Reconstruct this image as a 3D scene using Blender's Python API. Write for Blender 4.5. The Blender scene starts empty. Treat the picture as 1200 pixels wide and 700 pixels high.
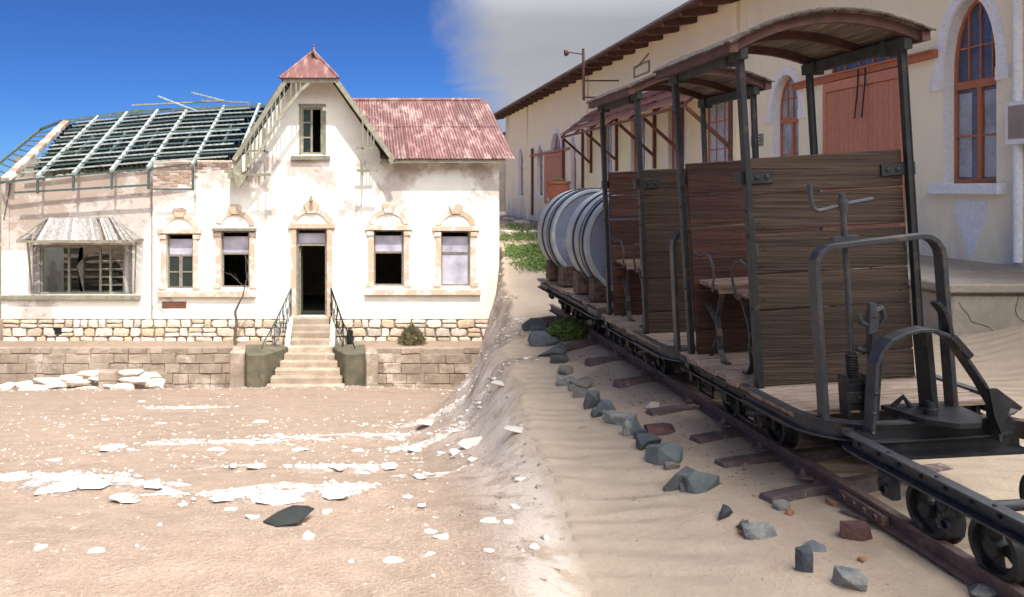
import bpy, bmesh, math, random
import numpy as np
from mathutils import Matrix, Vector, Euler
R = math.radians
rnd = random.Random(7)
sc = bpy.context.scene
col = sc.collection

# ------------------------------------------------------------------ camera
cd = bpy.data.cameras.new('camera'); cam = bpy.data.objects.new('camera', cd); col.objects.link(cam)
cam.location = (0, 0, 1.7); cam.rotation_euler = (R(90), 0, 0)
cd.sensor_width = 36; cd.lens = 27.0; cd.shift_x = 0.1458; cd.shift_y = -0.1067
cd.clip_start = 0.05; cd.clip_end = 20000
sc.camera = cam
# ------------------------------------------------------------------ sky, sun, exposure
SUN_EL, SUN_AZ = 60.0, 176.0        # azimuth measured clockwise from +Y: the sun stands behind the camera
w = bpy.data.worlds.new('World'); sc.world = w; w.use_nodes = True
nt = w.node_tree; nt.nodes.clear()
sky = nt.nodes.new('ShaderNodeTexSky'); sky.sky_type = 'NISHITA'; sky.sun_disc = False
sky.sun_elevation = R(SUN_EL); sky.sun_rotation = R(SUN_AZ)
sky.altitude = 2500; sky.air_density = 1.0; sky.dust_density = 0.0; sky.ozone_density = 4.0
tint = nt.nodes.new('ShaderNodeMix'); tint.data_type = 'RGBA'; tint.blend_type = 'MULTIPLY'
tint.inputs[0].default_value = 1.0; tint.inputs[7].default_value = (0.30, 0.56, 1.0, 1)
bg = nt.nodes.new('ShaderNodeBackground'); bg.inputs[1].default_value = 0.05
wo = nt.nodes.new('ShaderNodeOutputWorld')
nt.links.new(sky.outputs[0], tint.inputs[6]); nt.links.new(tint.outputs[2], bg.inputs[0]); nt.links.new(bg.outputs[0], wo.inputs[0])
sd = bpy.data.lights.new('sun', 'SUN'); sun = bpy.data.objects.new('sun', sd); col.objects.link(sun)
sd.energy = 2.4; sd.angle = R(0.53); sd.color = (1.0, 0.95, 0.87)
_a, _e = R(SUN_AZ), R(SUN_EL)
sdir = Vector((math.sin(_a) * math.cos(_e), math.cos(_a) * math.cos(_e), math.sin(_e)))
sun.rotation_euler = sdir.to_track_quat('Z', 'Y').to_euler(); sun.location = (0, -20, 40)
sc.view_settings.view_transform = 'Standard'; sc.view_settings.look = 'None'
sc.view_settings.exposure = 1.15; sc.view_settings.gamma = 1.0; sc.view_settings.use_curve_mapping = False

# ------------------------------------------------------------------ helpers
W = {}
def I4(): return Matrix.Identity(4)
def T(x, y, z): return Matrix.Translation((x, y, z))
def mk(name, data, M=None, parent=None, kind=None):
    o = bpy.data.objects.new(name, data); col.objects.link(o)
    M = M or I4(); W[o] = M
    if parent is not None:
        o.parent = parent; o.matrix_parent_inverse = W[parent].inverted()
    o.matrix_basis = M
    if kind: o['kind'] = kind
    return o
def tag(o, label, cat, group=None):
    o['label'] = label; o['category'] = cat
    if group: o['group'] = group
    return o
def thing(name, label, cat, loc=(0, 0, 0), group=None):
    return tag(mk(name, None, T(*loc)), label, cat, group)
def copy_tree(o, parent=None):
    c = o.copy(); col.objects.link(c); W[c] = W[o]
    if parent is not None:
        c.parent = parent; c.matrix_parent_inverse = o.matrix_parent_inverse.copy()
    for ch in o.children: copy_tree(ch, c)
    return c

class MB:
    def __init__(s): s.v = []; s.f = []
    def add(s, vs, fs):
        n = len(s.v); s.v += [tuple(v) for v in vs]; s.f += [tuple(i + n for i in f) for f in fs]; return s
    def box(s, c, d, M=None):
        x, y, z = d[0] / 2, d[1] / 2, d[2] / 2
        vs = [Vector((a * x, b * y, e * z)) for a in (-1, 1) for b in (-1, 1) for e in (-1, 1)]
        if M: vs = [M @ v for v in vs]
        vs = [v + Vector(c) for v in vs]
        return s.add(vs, [(0, 1, 3, 2), (4, 6, 7, 5), (0, 4, 5, 1), (2, 3, 7, 6), (0, 2, 6, 4), (1, 5, 7, 3)])
    def b2(s, a, b): # box from corners
        return s.box([(p + q) / 2 for p, q in zip(a, b)], [abs(q - p) for p, q in zip(a, b)])
    def bar(s, p, q, w, h, up=(0, 0, 1)):
        p, q = Vector(p), Vector(q); d = q - p; L = d.length
        if L < 1e-6: return s
        z = Vector(up); y = d / L; x = y.cross(z)
        if x.length < 1e-4: x = y.cross(Vector((1, 0, 0)))
        x.normalize(); z = x.cross(y)
        return s.box((p + q) / 2, (w, L, h), Matrix((x, y, z)).transposed())
    def tube(s, pts, r, n=8, closed=False):
        pts = [Vector(p) for p in pts]; m = len(pts); rings = []
        rr = r if isinstance(r, (list, tuple)) else [r] * m
        prev = None
        for i, p in enumerate(pts):
            a = pts[i - 1] if (i > 0 or closed) else p; b = pts[(i + 1) % m] if (i < m - 1 or closed) else p
            d = (b - a).normalized()
            if prev is None:
                x = d.cross(Vector((0, 0, 1)))
                if x.length < 1e-3: x = d.cross(Vector((1, 0, 0)))
            else:
                x = prev - d * prev.dot(d)
            x.normalize(); prev = x; y = d.cross(x)
            rings.append([p + (x * math.cos(2 * math.pi * k / n) + y * math.sin(2 * math.pi * k / n)) * rr[i] for k in range(n)])
        vs = [v for g in rings for v in g]; fs = []
        for i in range(m if closed else m - 1):
            j = (i + 1) % m
            for k in range(n):
                l = (k + 1) % n; fs.append((i * n + k, i * n + l, j * n + l, j * n + k))
        if not closed:
            fs.append(tuple(range(n - 1, -1, -1))); fs.append(tuple((m - 1) * n + k for k in range(n)))
        return s.add(vs, fs)
    def cyl(s, p, q, r, n=12, r2=None): return s.tube([p, q], [r, r if r2 is None else r2], n)
    def prism(s, pts, fn, d0, d1):          # polygon pts (u,v) extruded between depths; fn(u,v,d)->xyz
        n = len(pts)
        vs = [fn(u, v, d0) for u, v in pts] + [fn(u, v, d1) for u, v in pts]
        fs = [tuple(range(n)), tuple(range(2 * n - 1, n - 1, -1))] + [(i, i + n, (i + 1) % n + n, (i + 1) % n) for i in range(n)]
        return s.add(vs, fs)
    def lathe(s, prof, c, axis, n=24, closed=False):  # prof [(along, radius)]
        ax = Vector(axis).normalized(); u = ax.orthogonal().normalized(); v = ax.cross(u); c = Vector(c); m = len(prof)
        vs = [c + ax * a + (u * math.cos(2 * math.pi * k / n) + v * math.sin(2 * math.pi * k / n)) * max(r, 1e-4) for a, r in prof for k in range(n)]
        fs = [(i * n + k, i * n + (k + 1) % n, ((i + 1) % m) * n + (k + 1) % n, ((i + 1) % m) * n + k) for i in range(m if closed else m - 1) for k in range(n)]
        return s.add(vs, fs)
    def sweep(s, path, prof, closed=False):  # path [(x,y)], profile closed [(outward, z)]
        m = len(path); n = len(prof); vs = []
        for i in range(m):
            a = path[i - 1] if (i > 0 or closed) else path[i]; b = path[(i + 1) % m] if (i < m - 1 or closed) else path[i]
            dx, dy = b[0] - a[0], b[1] - a[1]; L = math.hypot(dx, dy); nx, ny = dy / L, -dx / L
            vs += [(path[i][0] + nx * o, path[i][1] + ny * o, z) for o, z in prof]
        fs = []
        for i in range(m if closed else m - 1):
            j = (i + 1) % m
            for k in range(n):
                l = (k + 1) % n; fs.append((i * n + k, j * n + k, j * n + l, i * n + l))
        if not closed: fs += [tuple(range(n)), tuple((m - 1) * n + k for k in range(n - 1, -1, -1))]
        return s.add(vs, fs)
    def mesh(s, name, mat, smooth=False, bevel=0, sa=40):
        me = bpy.data.meshes.new(name); me.from_pydata(s.v, [], s.f)
        bm = bmesh.new(); bm.from_mesh(me); bmesh.ops.recalc_face_normals(bm, faces=bm.faces)
        if bevel:
            es = [e for e in bm.edges if len(e.link_faces) == 2 and e.calc_face_angle(0) > 0.6]
            bmesh.ops.bevel(bm, geom=es, offset=bevel, segments=1, affect='EDGES', clamp_overlap=True)
        bm.to_mesh(me); bm.free()
        if smooth:
            me.polygons.foreach_set('use_smooth', [True] * len(me.polygons)); me.set_sharp_from_angle(angle=R(sa))
        me.materials.append(mat); return me
    def build(s, name, mat, parent=None, smooth=False, bevel=0, M=None, kind=None, sa=40):
        return mk(name, s.mesh(name, mat, smooth, bevel, sa), M, parent, kind)
def arc(cx, cy, r, a0, a1, n):
    return [(cx + r * math.cos(R(a0 + (a1 - a0) * i / n)), cy + r * math.sin(R(a0 + (a1 - a0) * i / n))) for i in range(n + 1)]

# ------------------------------------------------------------------ materials
def newmat(name):
    m = bpy.data.materials.new(name); m.use_nodes = True; m.node_tree.nodes.clear(); t = m.node_tree
    o = t.nodes.new('ShaderNodeOutputMaterial'); b = t.nodes.new('ShaderNodeBsdfPrincipled'); t.links.new(b.outputs[0], o.inputs[0])
    return m, t, b
class G:                                     # tiny node-graph writer
    def __init__(s, t): s.t = t
    def n(s, typ, **kw):
        nd = s.t.nodes.new(typ)
        for k, v in kw.items(): setattr(nd, k, v)
        return nd
    def put(s, sock, v):
        if isinstance(v, bpy.types.NodeSocket): s.t.links.new(v, sock)
        else: sock.default_value = (tuple(v) + (1,) if isinstance(v, (tuple, list)) and len(v) == 3 and sock.type == 'RGBA' else v)
    def math(s, op, a, b=0.0, c=None, clamp=False):
        nd = s.n('ShaderNodeMath', operation=op, use_clamp=clamp); s.put(nd.inputs[0], a); s.put(nd.inputs[1], b)
        if c is not None: s.put(nd.inputs[2], c)
        return nd.outputs[0]
    def mix(s, f, a, b, mode='MIX'):
        nd = s.n('ShaderNodeMix', data_type='RGBA', blend_type=mode); s.put(nd.inputs[0], f); s.put(nd.inputs[6], a); s.put(nd.inputs[7], b); return nd.outputs[2]
    def pos(s, scale=(1, 1, 1), obj=False):
        src = s.n('ShaderNodeTexCoord').outputs['Object'] if obj else s.n('ShaderNodeNewGeometry').outputs['Position']
        mp = s.n('ShaderNodeMapping'); mp.inputs['Scale'].default_value = scale; s.t.links.new(src, mp.inputs[0]); return mp.outputs[0]
    def noise(s, vec, scale=5, det=4, rough=.55, dist=0):
        nd = s.n('ShaderNodeTexNoise'); s.t.links.new(vec, nd.inputs['Vector']); nd.inputs['Scale'].default_value = scale
        nd.inputs['Detail'].default_value = det; nd.inputs['Roughness'].default_value = rough; nd.inputs['Distortion'].default_value = dist
        return nd.outputs['Fac']
    def rng(s, v, a, b, c=0.0, d=1.0):
        nd = s.n('ShaderNodeMapRange'); s.put(nd.inputs[0], v)
        for i, q in enumerate((a, b, c, d)): nd.inputs[i + 1].default_value = q
        return nd.outputs[0]
    def bump(s, h, strength=.4, dist=.01, nrm=None):
        nd = s.n('ShaderNodeBump'); nd.inputs['Strength'].default_value = strength; nd.inputs['Distance'].default_value = dist
        s.put(nd.inputs['Height'], h)
        if nrm is not None: s.t.links.new(nrm, nd.inputs['Normal'])
        return nd.outputs[0]
    def objrand(s): return s.n('ShaderNodeObjectInfo').outputs['Random']
def simple(name, c1, c2, scale=6, rough=.85, bump=.3, bdist=.01, rand=.12, stretch=(1, 1, 1), metal=0, c3=None, c3amt=.5, fine=8, spec=.3, obj=False):
    m, t, b = newmat(name); g = G(t); p = g.pos(stretch, obj)
    n1 = g.noise(p, scale, 5, .6); c = g.mix(g.rng(n1, .35, .65), c1, c2)
    if c3: c = g.mix(g.rng(g.noise(p, scale * .45, 6, .7, .4), c3amt, c3amt + .08), c, c3)
    nf = g.noise(p, scale * fine, 3, .6)
    c = g.mix(1.0, c, g.n('ShaderNodeCombineColor').outputs[0], 'MULTIPLY') if False else c
    v = g.math('MULTIPLY', g.rng(nf, .3, .7, .86, 1.1), g.rng(g.objrand(), 0, 1, 1 - rand, 1 + rand))
    hs = g.n('ShaderNodeHueSaturation'); g.put(hs.inputs['Value'], v); g.put(hs.inputs['Color'], c)
    t.links.new(hs.outputs[0], b.inputs['Base Color'])
    b.inputs['Roughness'].default_value = rough; b.inputs['Metallic'].default_value = metal; b.inputs['Specular IOR Level'].default_value = spec
    if bump: t.links.new(g.bump(g.math('ADD', nf, g.math('MULTIPLY', n1, 1.5)), bump, bdist), b.inputs['Normal'])
    return m
def wood(name, c1, c2, stretch, rough=.8, rand=.2, bump=.6):
    m, t, b = newmat(name); g = G(t); p = g.pos(stretch)
    off = g.n('ShaderNodeVectorMath', operation='ADD'); t.links.new(p, off.inputs[0])
    cx = g.n('ShaderNodeCombineXYZ')
    for i in range(3): g.put(cx.inputs[i], g.math('MULTIPLY', g.objrand(), 37.0))
    t.links.new(cx.outputs[0], off.inputs[1]); p = off.outputs[0]
    gr = g.noise(p, 1.0, 6, .65, .08); gr2 = g.noise(p, 3.2, 3, .6)
    c = g.mix(g.rng(gr, .35, .62), c1, c2)
    dark = g.rng(gr2, .56, .66, 1.0, .45)
    v = g.math('MULTIPLY', dark, g.rng(g.objrand(), 0, 1, 1 - rand, 1 + rand))
    hs = g.n('ShaderNodeHueSaturation'); g.put(hs.inputs['Value'], v); g.put(hs.inputs['Color'], c)
    t.links.new(hs.outputs[0], b.inputs['Base Color']); b.inputs['Roughness'].default_value = rough; b.inputs['Specular IOR Level'].default_value = .25
    t.links.new(g.bump(g.math('ADD', gr, g.math('MULTIPLY', gr2, .6)), bump, .01), b.inputs['Normal'])
    return m
def glassy(name, c, rough=.08):
    m, t, b = newmat(name); g = G(t); p = g.pos()
    n = g.noise(p, 2.2, 4, .6)
    t.links.new(g.mix(g.rng(n, .3, .7), tuple(q * .7 for q in c), tuple(q * 1.3 for q in c)), b.inputs['Base Color'])
    t.links.new(g.rng(g.noise(p, 5, 3), .3, .7, rough, rough + .25), b.inputs['Roughness']); b.inputs['Specular IOR Level'].default_value = .5
    t.links.new(g.bump(g.noise(p, 1.3, 2), .12, .02), b.inputs['Normal'])
    return m

# ruined house
def stucco_mat():
    m, t, b = newmat('weathered stucco'); g = G(t); p = g.pos(); sep = g.n('ShaderNodeSeparateXYZ'); t.links.new(p, sep.inputs[0])
    n = g.noise(p, .75, 8, .66, .12); n2 = g.noise(p, 2.6, 6, .6, .3); n3 = g.noise(p, 11, 4)
    a = g.rng(sep.outputs[2], -.3, 2.2, 0, .15); bx = g.rng(sep.outputs[0], -10.5, -2.5, .07, -.03)
    left = g.math('LESS_THAN', sep.outputs[0], -6.2)
    hi = g.math('MULTIPLY', g.math('MULTIPLY', left, g.math('GREATER_THAN', sep.outputs[2], -.1)), .12)
    gable = g.math('MULTIPLY', g.rng(sep.outputs[2], 2.5, 3.0, 0, 1), .3)
    lev = g.math('SUBTRACT', g.math('ADD', g.math('ADD', g.math('ADD', n, a), bx), hi), gable)
    peel = g.math('MULTIPLY', g.math('SUBTRACT', lev, .605), 16, clamp=True)
    deep = g.math('MULTIPLY', g.math('SUBTRACT', g.math('ADD', lev, g.math('MULTIPLY', n2, .25)), .86), 22, clamp=True)
    white = g.mix(g.rng(n2, .35, .7), (.83, .80, .71), (.74, .70, .60))
    grey = g.mix(g.rng(n3, .3, .7), (.58, .51, .45), (.47, .41, .36))
    c = g.mix(peel, white, grey); c = g.mix(deep, c, (.40, .32, .26))
    spots = g.rng(g.noise(p, 6, 5, .7), .70, .74); c = g.mix(g.math('MULTIPLY', spots, .6), c, (.5, .37, .31))
    t.links.new(c, b.inputs['Base Color']); b.inputs['Roughness'].default_value = .95; b.inputs['Specular IOR Level'].default_value = .1
    h = g.math('ADD', g.math('MULTIPLY', peel, -1.0), g.math('ADD', g.math('MULTIPLY', deep, -1.0), g.math('MULTIPLY', n3, .5)))
    t.links.new(g.bump(h, .5, .015), b.inputs['Normal']); return m
STUCCO = stucco_mat()
PEACH = simple('peach stucco trim', (.60, .42, .285), (.54, .41, .31), 5, .95, .5, .01, .08, c3=(.70, .63, .54), c3amt=.49)
TRIMWHITE = simple('dirty white trim', (.72, .66, .56), (.56, .49, .40), 4, .95, .4)
OLIVE = simple('olive stained stucco', (.15, .13, .085), (.085, .078, .052), 2.5, .95, .7, .02, .1, c3=(.24, .20, .14), c3amt=.6)
STEPM = simple('worn concrete step', (.44, .35, .26), (.30, .23, .17), 3, .95, .6, .015, .12, c3=(.55, .46, .36), c3amt=.6)
BLOCKM = simple('weathered wall block', (.40, .315, .24), (.29, .225, .17), 3.5, .95, .9, .025, .16, c3=(.50, .42, .34), c3amt=.54)
MORTAR = simple('wall mortar', (.38, .305, .235), (.28, .22, .165), 4, .98, .8, .02, 0)
PLSTONE = None
def stone_mat(name, cols, rough=.9, bump=.6, scale=9, bd=.012):
    m, t, b = newmat(name); g = G(t); p = g.pos(); cr = g.n('ShaderNodeValToRGB'); g.put(cr.inputs[0], g.objrand())
    el = cr.color_ramp.elements
    while len(el) < len(cols): el.new(.5)
    for i, c in enumerate(cols): el[i].position = i / len(cols); el[i].color = (*c, 1)
    cr.color_ramp.interpolation = 'CONSTANT'
    n = g.noise(p, scale, 6, .65); nf = g.noise(p, scale * 5, 3)
    hs = g.n('ShaderNodeHueSaturation'); g.put(hs.inputs['Value'], g.math('MULTIPLY', g.rng(n, .3, .7, .72, 1.22), g.rng(nf, .3, .7, .9, 1.1))); g.put(hs.inputs['Color'], cr.outputs[0])
    t.links.new(hs.outputs[0], b.inputs['Base Color']); b.inputs['Roughness'].default_value = rough; b.inputs['Specular IOR Level'].default_value = .25
    t.links.new(g.bump(g.math('ADD', n, g.math('MULTIPLY', nf, .4)), bump, bd), b.inputs['Normal']); return m
PLSTONE = stone_mat('plinth stone', [(.66, .56, .44), (.58, .44, .30), (.70, .62, .52), (.56, .42, .29), (.62, .54, .45), (.50, .40, .30), (.62, .54, .45), (.60, .47, .36), (.48, .42, .35), (.72, .64, .52)])
BLUEROCK = stone_mat('blue grey rock', [(0.071, 0.076, 0.080), (0.091, 0.098, 0.098), (0.052, 0.057, 0.064), (0.100, 0.100, 0.098), (0.065, 0.072, 0.070), (0.116, 0.123, 0.123)], .75, .9, 14, .012)
PALEROCK = simple('pale lichen rock', (.30, .29, .25), (.16, .16, .15), 18, .85, .9, .012, .15)
REDROCK = simple('dark red rock', (.17, .085, .07), (.10, .055, .05), 14, .85, .9, .01, .15)
ORANGEROCK = simple('orange brown rock', (.40, .19, .10), (.26, .12, .07), 16, .9, 1, .01, .2)
CHALK = simple('chalky white stone', (.66, .59, .50), (.50, .43, .36), 5, .95, .8, .015, .14)
GREYWOOD = wood('sun bleached grey wood', (.22, .20, .185), (.38, .355, .33), (14, 1.5, 14), .9, .25)
GREENWOOD = simple('green painted timber', (.10, .14, .13), (.06, .09, .085), 8, .8, .4, .008, .2, c3=(.30, .30, .27), c3amt=.6)
PALEGREEN = simple('bleached green batten', (.44, .46, .42), (.22, .27, .25), 9, .85, .4, .008, .25, c3=(.10, .13, .12), c3amt=.58)
DARKGREEN = simple('dark green boards', (.045, .065, .06), (.03, .042, .04), 6, .9, .4, .01, .4)
OLIVEWOOD = simple('olive grey timber', (.30, .28, .20), (.19, .18, .14), 7, .9, .4, .008, .15, c3=(.44, .40, .33), c3amt=.6)
BRICKM = stone_mat('old brick', [(.42, .30, .22), (.36, .25, .18), (.46, .35, .27), (.32, .22, .17), (.50, .40, .32)])
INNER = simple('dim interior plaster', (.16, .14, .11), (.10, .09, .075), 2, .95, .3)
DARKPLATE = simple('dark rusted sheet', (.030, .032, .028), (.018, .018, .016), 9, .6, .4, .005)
DARKIN = simple('dark interior', (.03, .03, .025), (.02, .02, .018), 2, .95, 0)  # indoor shade put into a near-black colour; the cracks use it too
LILACGLASS = glassy('dirty lilac glass', (.42, .40, .46), .45)
DARKGLASS = glassy('dark window glass', (.02, .03, .028), .06)
FRAMEOLD = simple('old window timber', (.30, .26, .20), (.18, .155, .12), 12, .9, .4)
def redroof_mat():
    m, t, b = newmat('rusted red corrugated iron'); g = G(t); p = g.pos(); ps = g.pos((3.5, .8, .8))
    n = g.noise(ps, 1.6, 7, .65, .4); n2 = g.noise(p, .8, 3)
    c = g.mix(g.rng(n, .35, .6), (.125, .048, .042), (.175, .080, .068)); c = g.mix(g.math('MULTIPLY', g.rng(g.math('ADD', n, g.math('MULTIPLY', n2, .5)), .74, .90), .85), c, (.34, .23, .19))
    c = g.mix(g.rng(g.noise(p, 9, 4, .7), .62, .7), c, (.095, .03, .024))
    hs = g.n('ShaderNodeHueSaturation'); g.put(hs.inputs['Value'], g.rng(g.objrand(), 0, 1, .75, 1.2)); g.put(hs.inputs['Color'], c)
    t.links.new(hs.outputs[0], b.inputs['Base Color']); b.inputs['Roughness'].default_value = .6; b.inputs['Specular IOR Level'].default_value = .35
    t.links.new(g.bump(n, .3, .01), b.inputs['Normal']); return m
REDROOF = redroof_mat()
# warehouse
def cream_mat():
    m, t, b = newmat('cream limewashed wall'); g = G(t); p = g.pos(); sep = g.n('ShaderNodeSeparateXYZ'); t.links.new(p, sep.inputs[0])
    n = g.noise(p, .5, 6, .6); n2 = g.noise(p, 14, 4, .6)
    c = g.mix(g.rng(n, .3, .7), (.88, .795, .575), (.83, .735, .515))
    n3 = g.noise(g.pos((1, 1, .35)), 1.4, 6, .7, .5)
    low = g.math('MULTIPLY', g.rng(sep.outputs[2], .5, 2.4, 1, 0), g.rng(n3, .40, .62, 0, .75))
    c = g.mix(low, c, (.60, .53, .43)); c = g.mix(g.math('MULTIPLY', g.rng(n3, .56, .66), .6), c, (.74, .68, .55))
    t.links.new(c, b.inputs['Base Color']); b.inputs['Roughness'].default_value = .95; b.inputs['Specular IOR Level'].default_value = .1
    t.links.new(g.bump(g.math('ADD', n2, g.math('MULTIPLY', n3, 1.2)), .45, .02), b.inputs['Normal']); return m
CREAM = cream_mat()
WHITEWALL = simple('white painted masonry', (.80, .79, .77), (.74, .73, .72), 3, .9, .35, .01, 0, c3=(.62, .58, .52), c3amt=.64)
REDWOOD = simple('brick red painted timber', (.44, .155, .07), (.38, .13, .06), 5, .6, .3, .006, .08)
REDDOOR = simple('faded red painted door board', (.52, .215, .13), (.47, .19, .115), 2, .7, .25, .005, .05)
BROWNRED = simple('brown red weathered timber', (.20, .075, .05), (.13, .055, .04), 9, .8, .5, .01, .2)
EAVEWOOD = simple('dark eave timber', (.15, .075, .055), (.085, .05, .04), 6, .85, .4, .01, .15)
TILE = simple('faded terracotta sheet', (.42, .20, .14), (.33, .15, .11), 5, .85, .5, .01, .2)
BLUEGLASS = glassy('blue grey window glass', (.06, .075, .12), .12)
CURTAIN = glassy('pale curtained glass', (.30, .33, .37), .2)
CONCRETE = simple('cracked concrete', (.36, .31, .245), (.28, .24, .19), 1.6, .95, .6, .02, .08, c3=(.23, .195, .155), c3amt=.6)
TERRACOTTA = simple('terracotta', (.36, .13, .07), (.29, .10, .06), 5, .85, .4, .01)
CORRGREY = simple('dull grey corrugated iron', (.30, .25, .20), (.23, .20, .17), 2, .8, .4, .01, .1)
# train
IRON = simple('black painted iron', (.019, .020, .021), (.011, .0115, .0125), 16, .55, .45, .004, .1, c3=(.045, .032, .025), c3amt=.56, spec=.3)
IRONLT = simple('worn grey iron', (.038, .040, .045), (.021, .022, .025), 14, .5, .4, .004, .1, c3=(.075, .05, .036), c3amt=.55, spec=.38)
RUST = simple('rusted rail steel', (.17, .105, .085), (.10, .062, .052), 18, .75, .7, .005, .15, c3=(.24, .15, .11), c3amt=.6)
RUSTTOP = simple('dull purple brown sleeper steel', (.125, .085, .078), (.08, .056, .053), 16, .7, .6, .005, .2, c3=(.30, .22, .16), c3amt=.56)
PLANKX = wood('dark weathered plank', (.018, .011, .0075), (.068, .043, .028), (1.3, 85, 85), .75, .22, .9)
PLANKRED = wood('red brown stained plank', (.028, .012, .009), (.070, .029, .020), (2.2, 40, 40), .5, .3, .6)
DECKX = wood('sandy deck plank', (.17, .12, .088), (.34, .255, .19), (2.0, 45, 45), .9, .2, .9)
ROOFPL = wood('roof lining board', (.075, .06, .05), (.22, .18, .15), (40, 2.0, 40), .9, .3, .6)
SEATW = wood('worn seat slat', (.13, .085, .06), (.26, .18, .13), (2, 60, 60), .7, .2, .5)
BAULK = wood('dark timber baulk', (.04, .026, .02), (.13, .085, .06), (14, 14, 14), .85, .25, .7)
ROOFRED = simple('dark red roof timber', (.115, .05, .038), (.06, .032, .027), 10, .7, .5, .008, .15)
GREYGREEN = simple('grey green side beam', (.040, .044, .042), (.022, .025, .024), 12, .75, .5, .006, .15)
FELT = simple('sandy roofing felt', (.15, .115, .085), (.075, .058, .045), 12, .98, 1, .02, 0)
DRUMWHITE = simple('chalky pale grey paint', (.31, .33, .345), (.22, .24, .255), 5, .6, .3, .005, 0, c3=(.22, .2, .18), c3amt=.66)
DRUMBLUE = simple('faded blue grey paint', (.15, .165, .215), (.11, .12, .165), 3, .55, .3, .005, 0, c3=(.27, .24, .22), c3amt=.66)
DRUMBLACK = simple('black drum band', (.02, .022, .024), (.012, .013, .015), 8, .5, .2)
FOLIAGE = simple('bright weed green', (.11, .16, .03), (.06, .10, .02), 9, .8, 0, .01, .3)
DRYLEAF = simple('dry olive foliage', (.20, .17, .08), (.12, .10, .05), 9, .9, 0, .01, .3)
TWIG = simple('dead grey twig', (.16, .13, .10), (.09, .07, .055), 20, .9, .4)
STRIPPL = simple('black plastic', (.015, .02, .018), (.01, .013, .012), 9, .5, .2)

# ------------------------------------------------------------------ ground
def vnoise(x, y, seed=0):
    xi = np.floor(x).astype(np.int64); yi = np.floor(y).astype(np.int64); fx = x - xi; fy = y - yi
    fx = fx * fx * (3 - 2 * fx); fy = fy * fy * (3 - 2 * fy)
    def h(a, b):
        n = (a * 374761393 + b * 668265263 + seed * 974634777) & 0x7fffffff
        n = ((n ^ (n >> 13)) * 1274126177) & 0x7fffffff
        return ((n ^ (n >> 16)) & 0xffff) / 65535.0
    return (h(xi, yi) * (1 - fx) + h(xi + 1, yi) * fx) * (1 - fy) + (h(xi, yi + 1) * (1 - fx) + h(xi + 1, yi + 1) * fx) * fy
def fbm(x, y, o=4, seed=0):
    s = 0; a = .5; 
    for i in range(o): s = s + a * (vnoise(x, y, seed + i) - .5); x = x * 2.03 + 5.1; y = y * 2.03 + 1.7; a *= .5
    return s
EDX = [.62, .78, .92, 1.22, 1.62, 2.35, 3.45, 4.05, 5.2, 9.0, 40.0]
EDY = [-20, 1.0, 3.2, 5.5, 8.6, 13.0, 19.6, 22.5, 35., 60., 300.]
def sst(a, b, x): t = np.clip((x - a) / (b - a), 0, 1); return t * t * (3 - 2 * t)
def edge(Y): return np.interp(Y, EDY, EDX) + .16 * fbm(Y * .7, Y * 0 + 3.1, 2, 9)
def bank(X, Y):
    e = edge(Y)
    w = np.interp(Y, [0, 3, 9, 14, 18, 22, 40], [.35, .45, 1.25, 1.3, .6, .22, 1.0]); q = X - e + .25 * w * fbm(X * 1.7, Y * 1.7, 3, 61)
    return .45 * sst(-w, .06, q) + .55 * sst(-.42 * w, .10, q)
def terr(X, Y):
    X = np.asarray(X, float); Y = np.asarray(Y, float)
    m = bank(X, Y)
    yy_ = np.minimum(Y, 22.6) - 3.6; zl = -.2155 * (yy_ + np.sqrt(yy_ * yy_ + .35)) / 2
    zl = zl * (1 - sst(30, 48, Y)) * (1 - sst(13, 30, np.abs(X)))
    zl = zl + .10 * fbm(X * .55, Y * .55, 4, 1) * sst(1, 4, Y) + .035 * fbm(X * 3.1, Y * 3.1, 3, 2) + .022 * fbm(X * 9, Y * 9, 3, 22)
    zl = zl + .42 * np.exp(-((X - 3.55) / .75) ** 2 - ((Y - 20.75) / .6) ** 2) + .10 * np.exp(-((X + 1.5) / 4) ** 2 - ((Y - 19.7) / .5) ** 2)
    zl = zl + .035 * sst(.0, .25, crust(X, Y))
    notst = 1 - ((X > -2.72) & (X < -.36))
    up = (Y > 21.45) & (Y < 33) & (X < np.interp(Y, EDY, EDX) - .1) & (X > -11.2)
    zl = np.where(up & (notst > 0), -2.74 + .03 * fbm(X * 2, Y * 2, 3, 8), zl)
    zl = np.where((Y > 22.7) & (Y < 33) & (X > -10.9) & (X < 3.95), -3.4, zl)
    rip = .006 * np.sin(9 * (X * .55 + Y) * 2.2 + 5 * fbm(X * .8, Y * .8, 3, 5)) * sst(0, .25, 2.15 - X + .3 * fbm(X, Y, 2, 3))
    zr = .07 * fbm(X * .7, Y * .7, 4, 6) + .02 * fbm(X * 4, Y * 4, 3, 7) + rip
    trk = np.exp(-((X - 2.9) / .9) ** 2)
    zr = zr * (1 - .6 * trk) + .02 * trk; zr = zr - (.012 + .5 * np.clip(zr, -.05, .1)) * np.exp(-((X - 2.25) / .32) ** 2) * (Y < 9)
    zr = zr - .045 * np.exp(-((X - 2.9) / .28) ** 2)
    zr = zr + .30 * sst(5.4, 7.6, X) * sst(9.2, 7.2, Y) * sst(3, 6, Y) + .25 * sst(5.8, 7.2, X) * sst(3.0, 5.0, Y)* sst(9.2, 7.2, Y)
    zr = zr - .12 * sst(1.2, .1, X - np.interp(Y, EDY, EDX)) * sst(0, 3, Y)
    far = sst(30, 120, np.hypot(X, Y))
    zr = zr + far * (1.2 * fbm(X * .02, Y * .02, 3, 12))
    zr = np.where((X > 9.2) & (X < 26) & (Y > 0) & (Y < 60), np.minimum(zr, .02), zr)
    return zl * (1 - m) + zr * m
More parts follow.
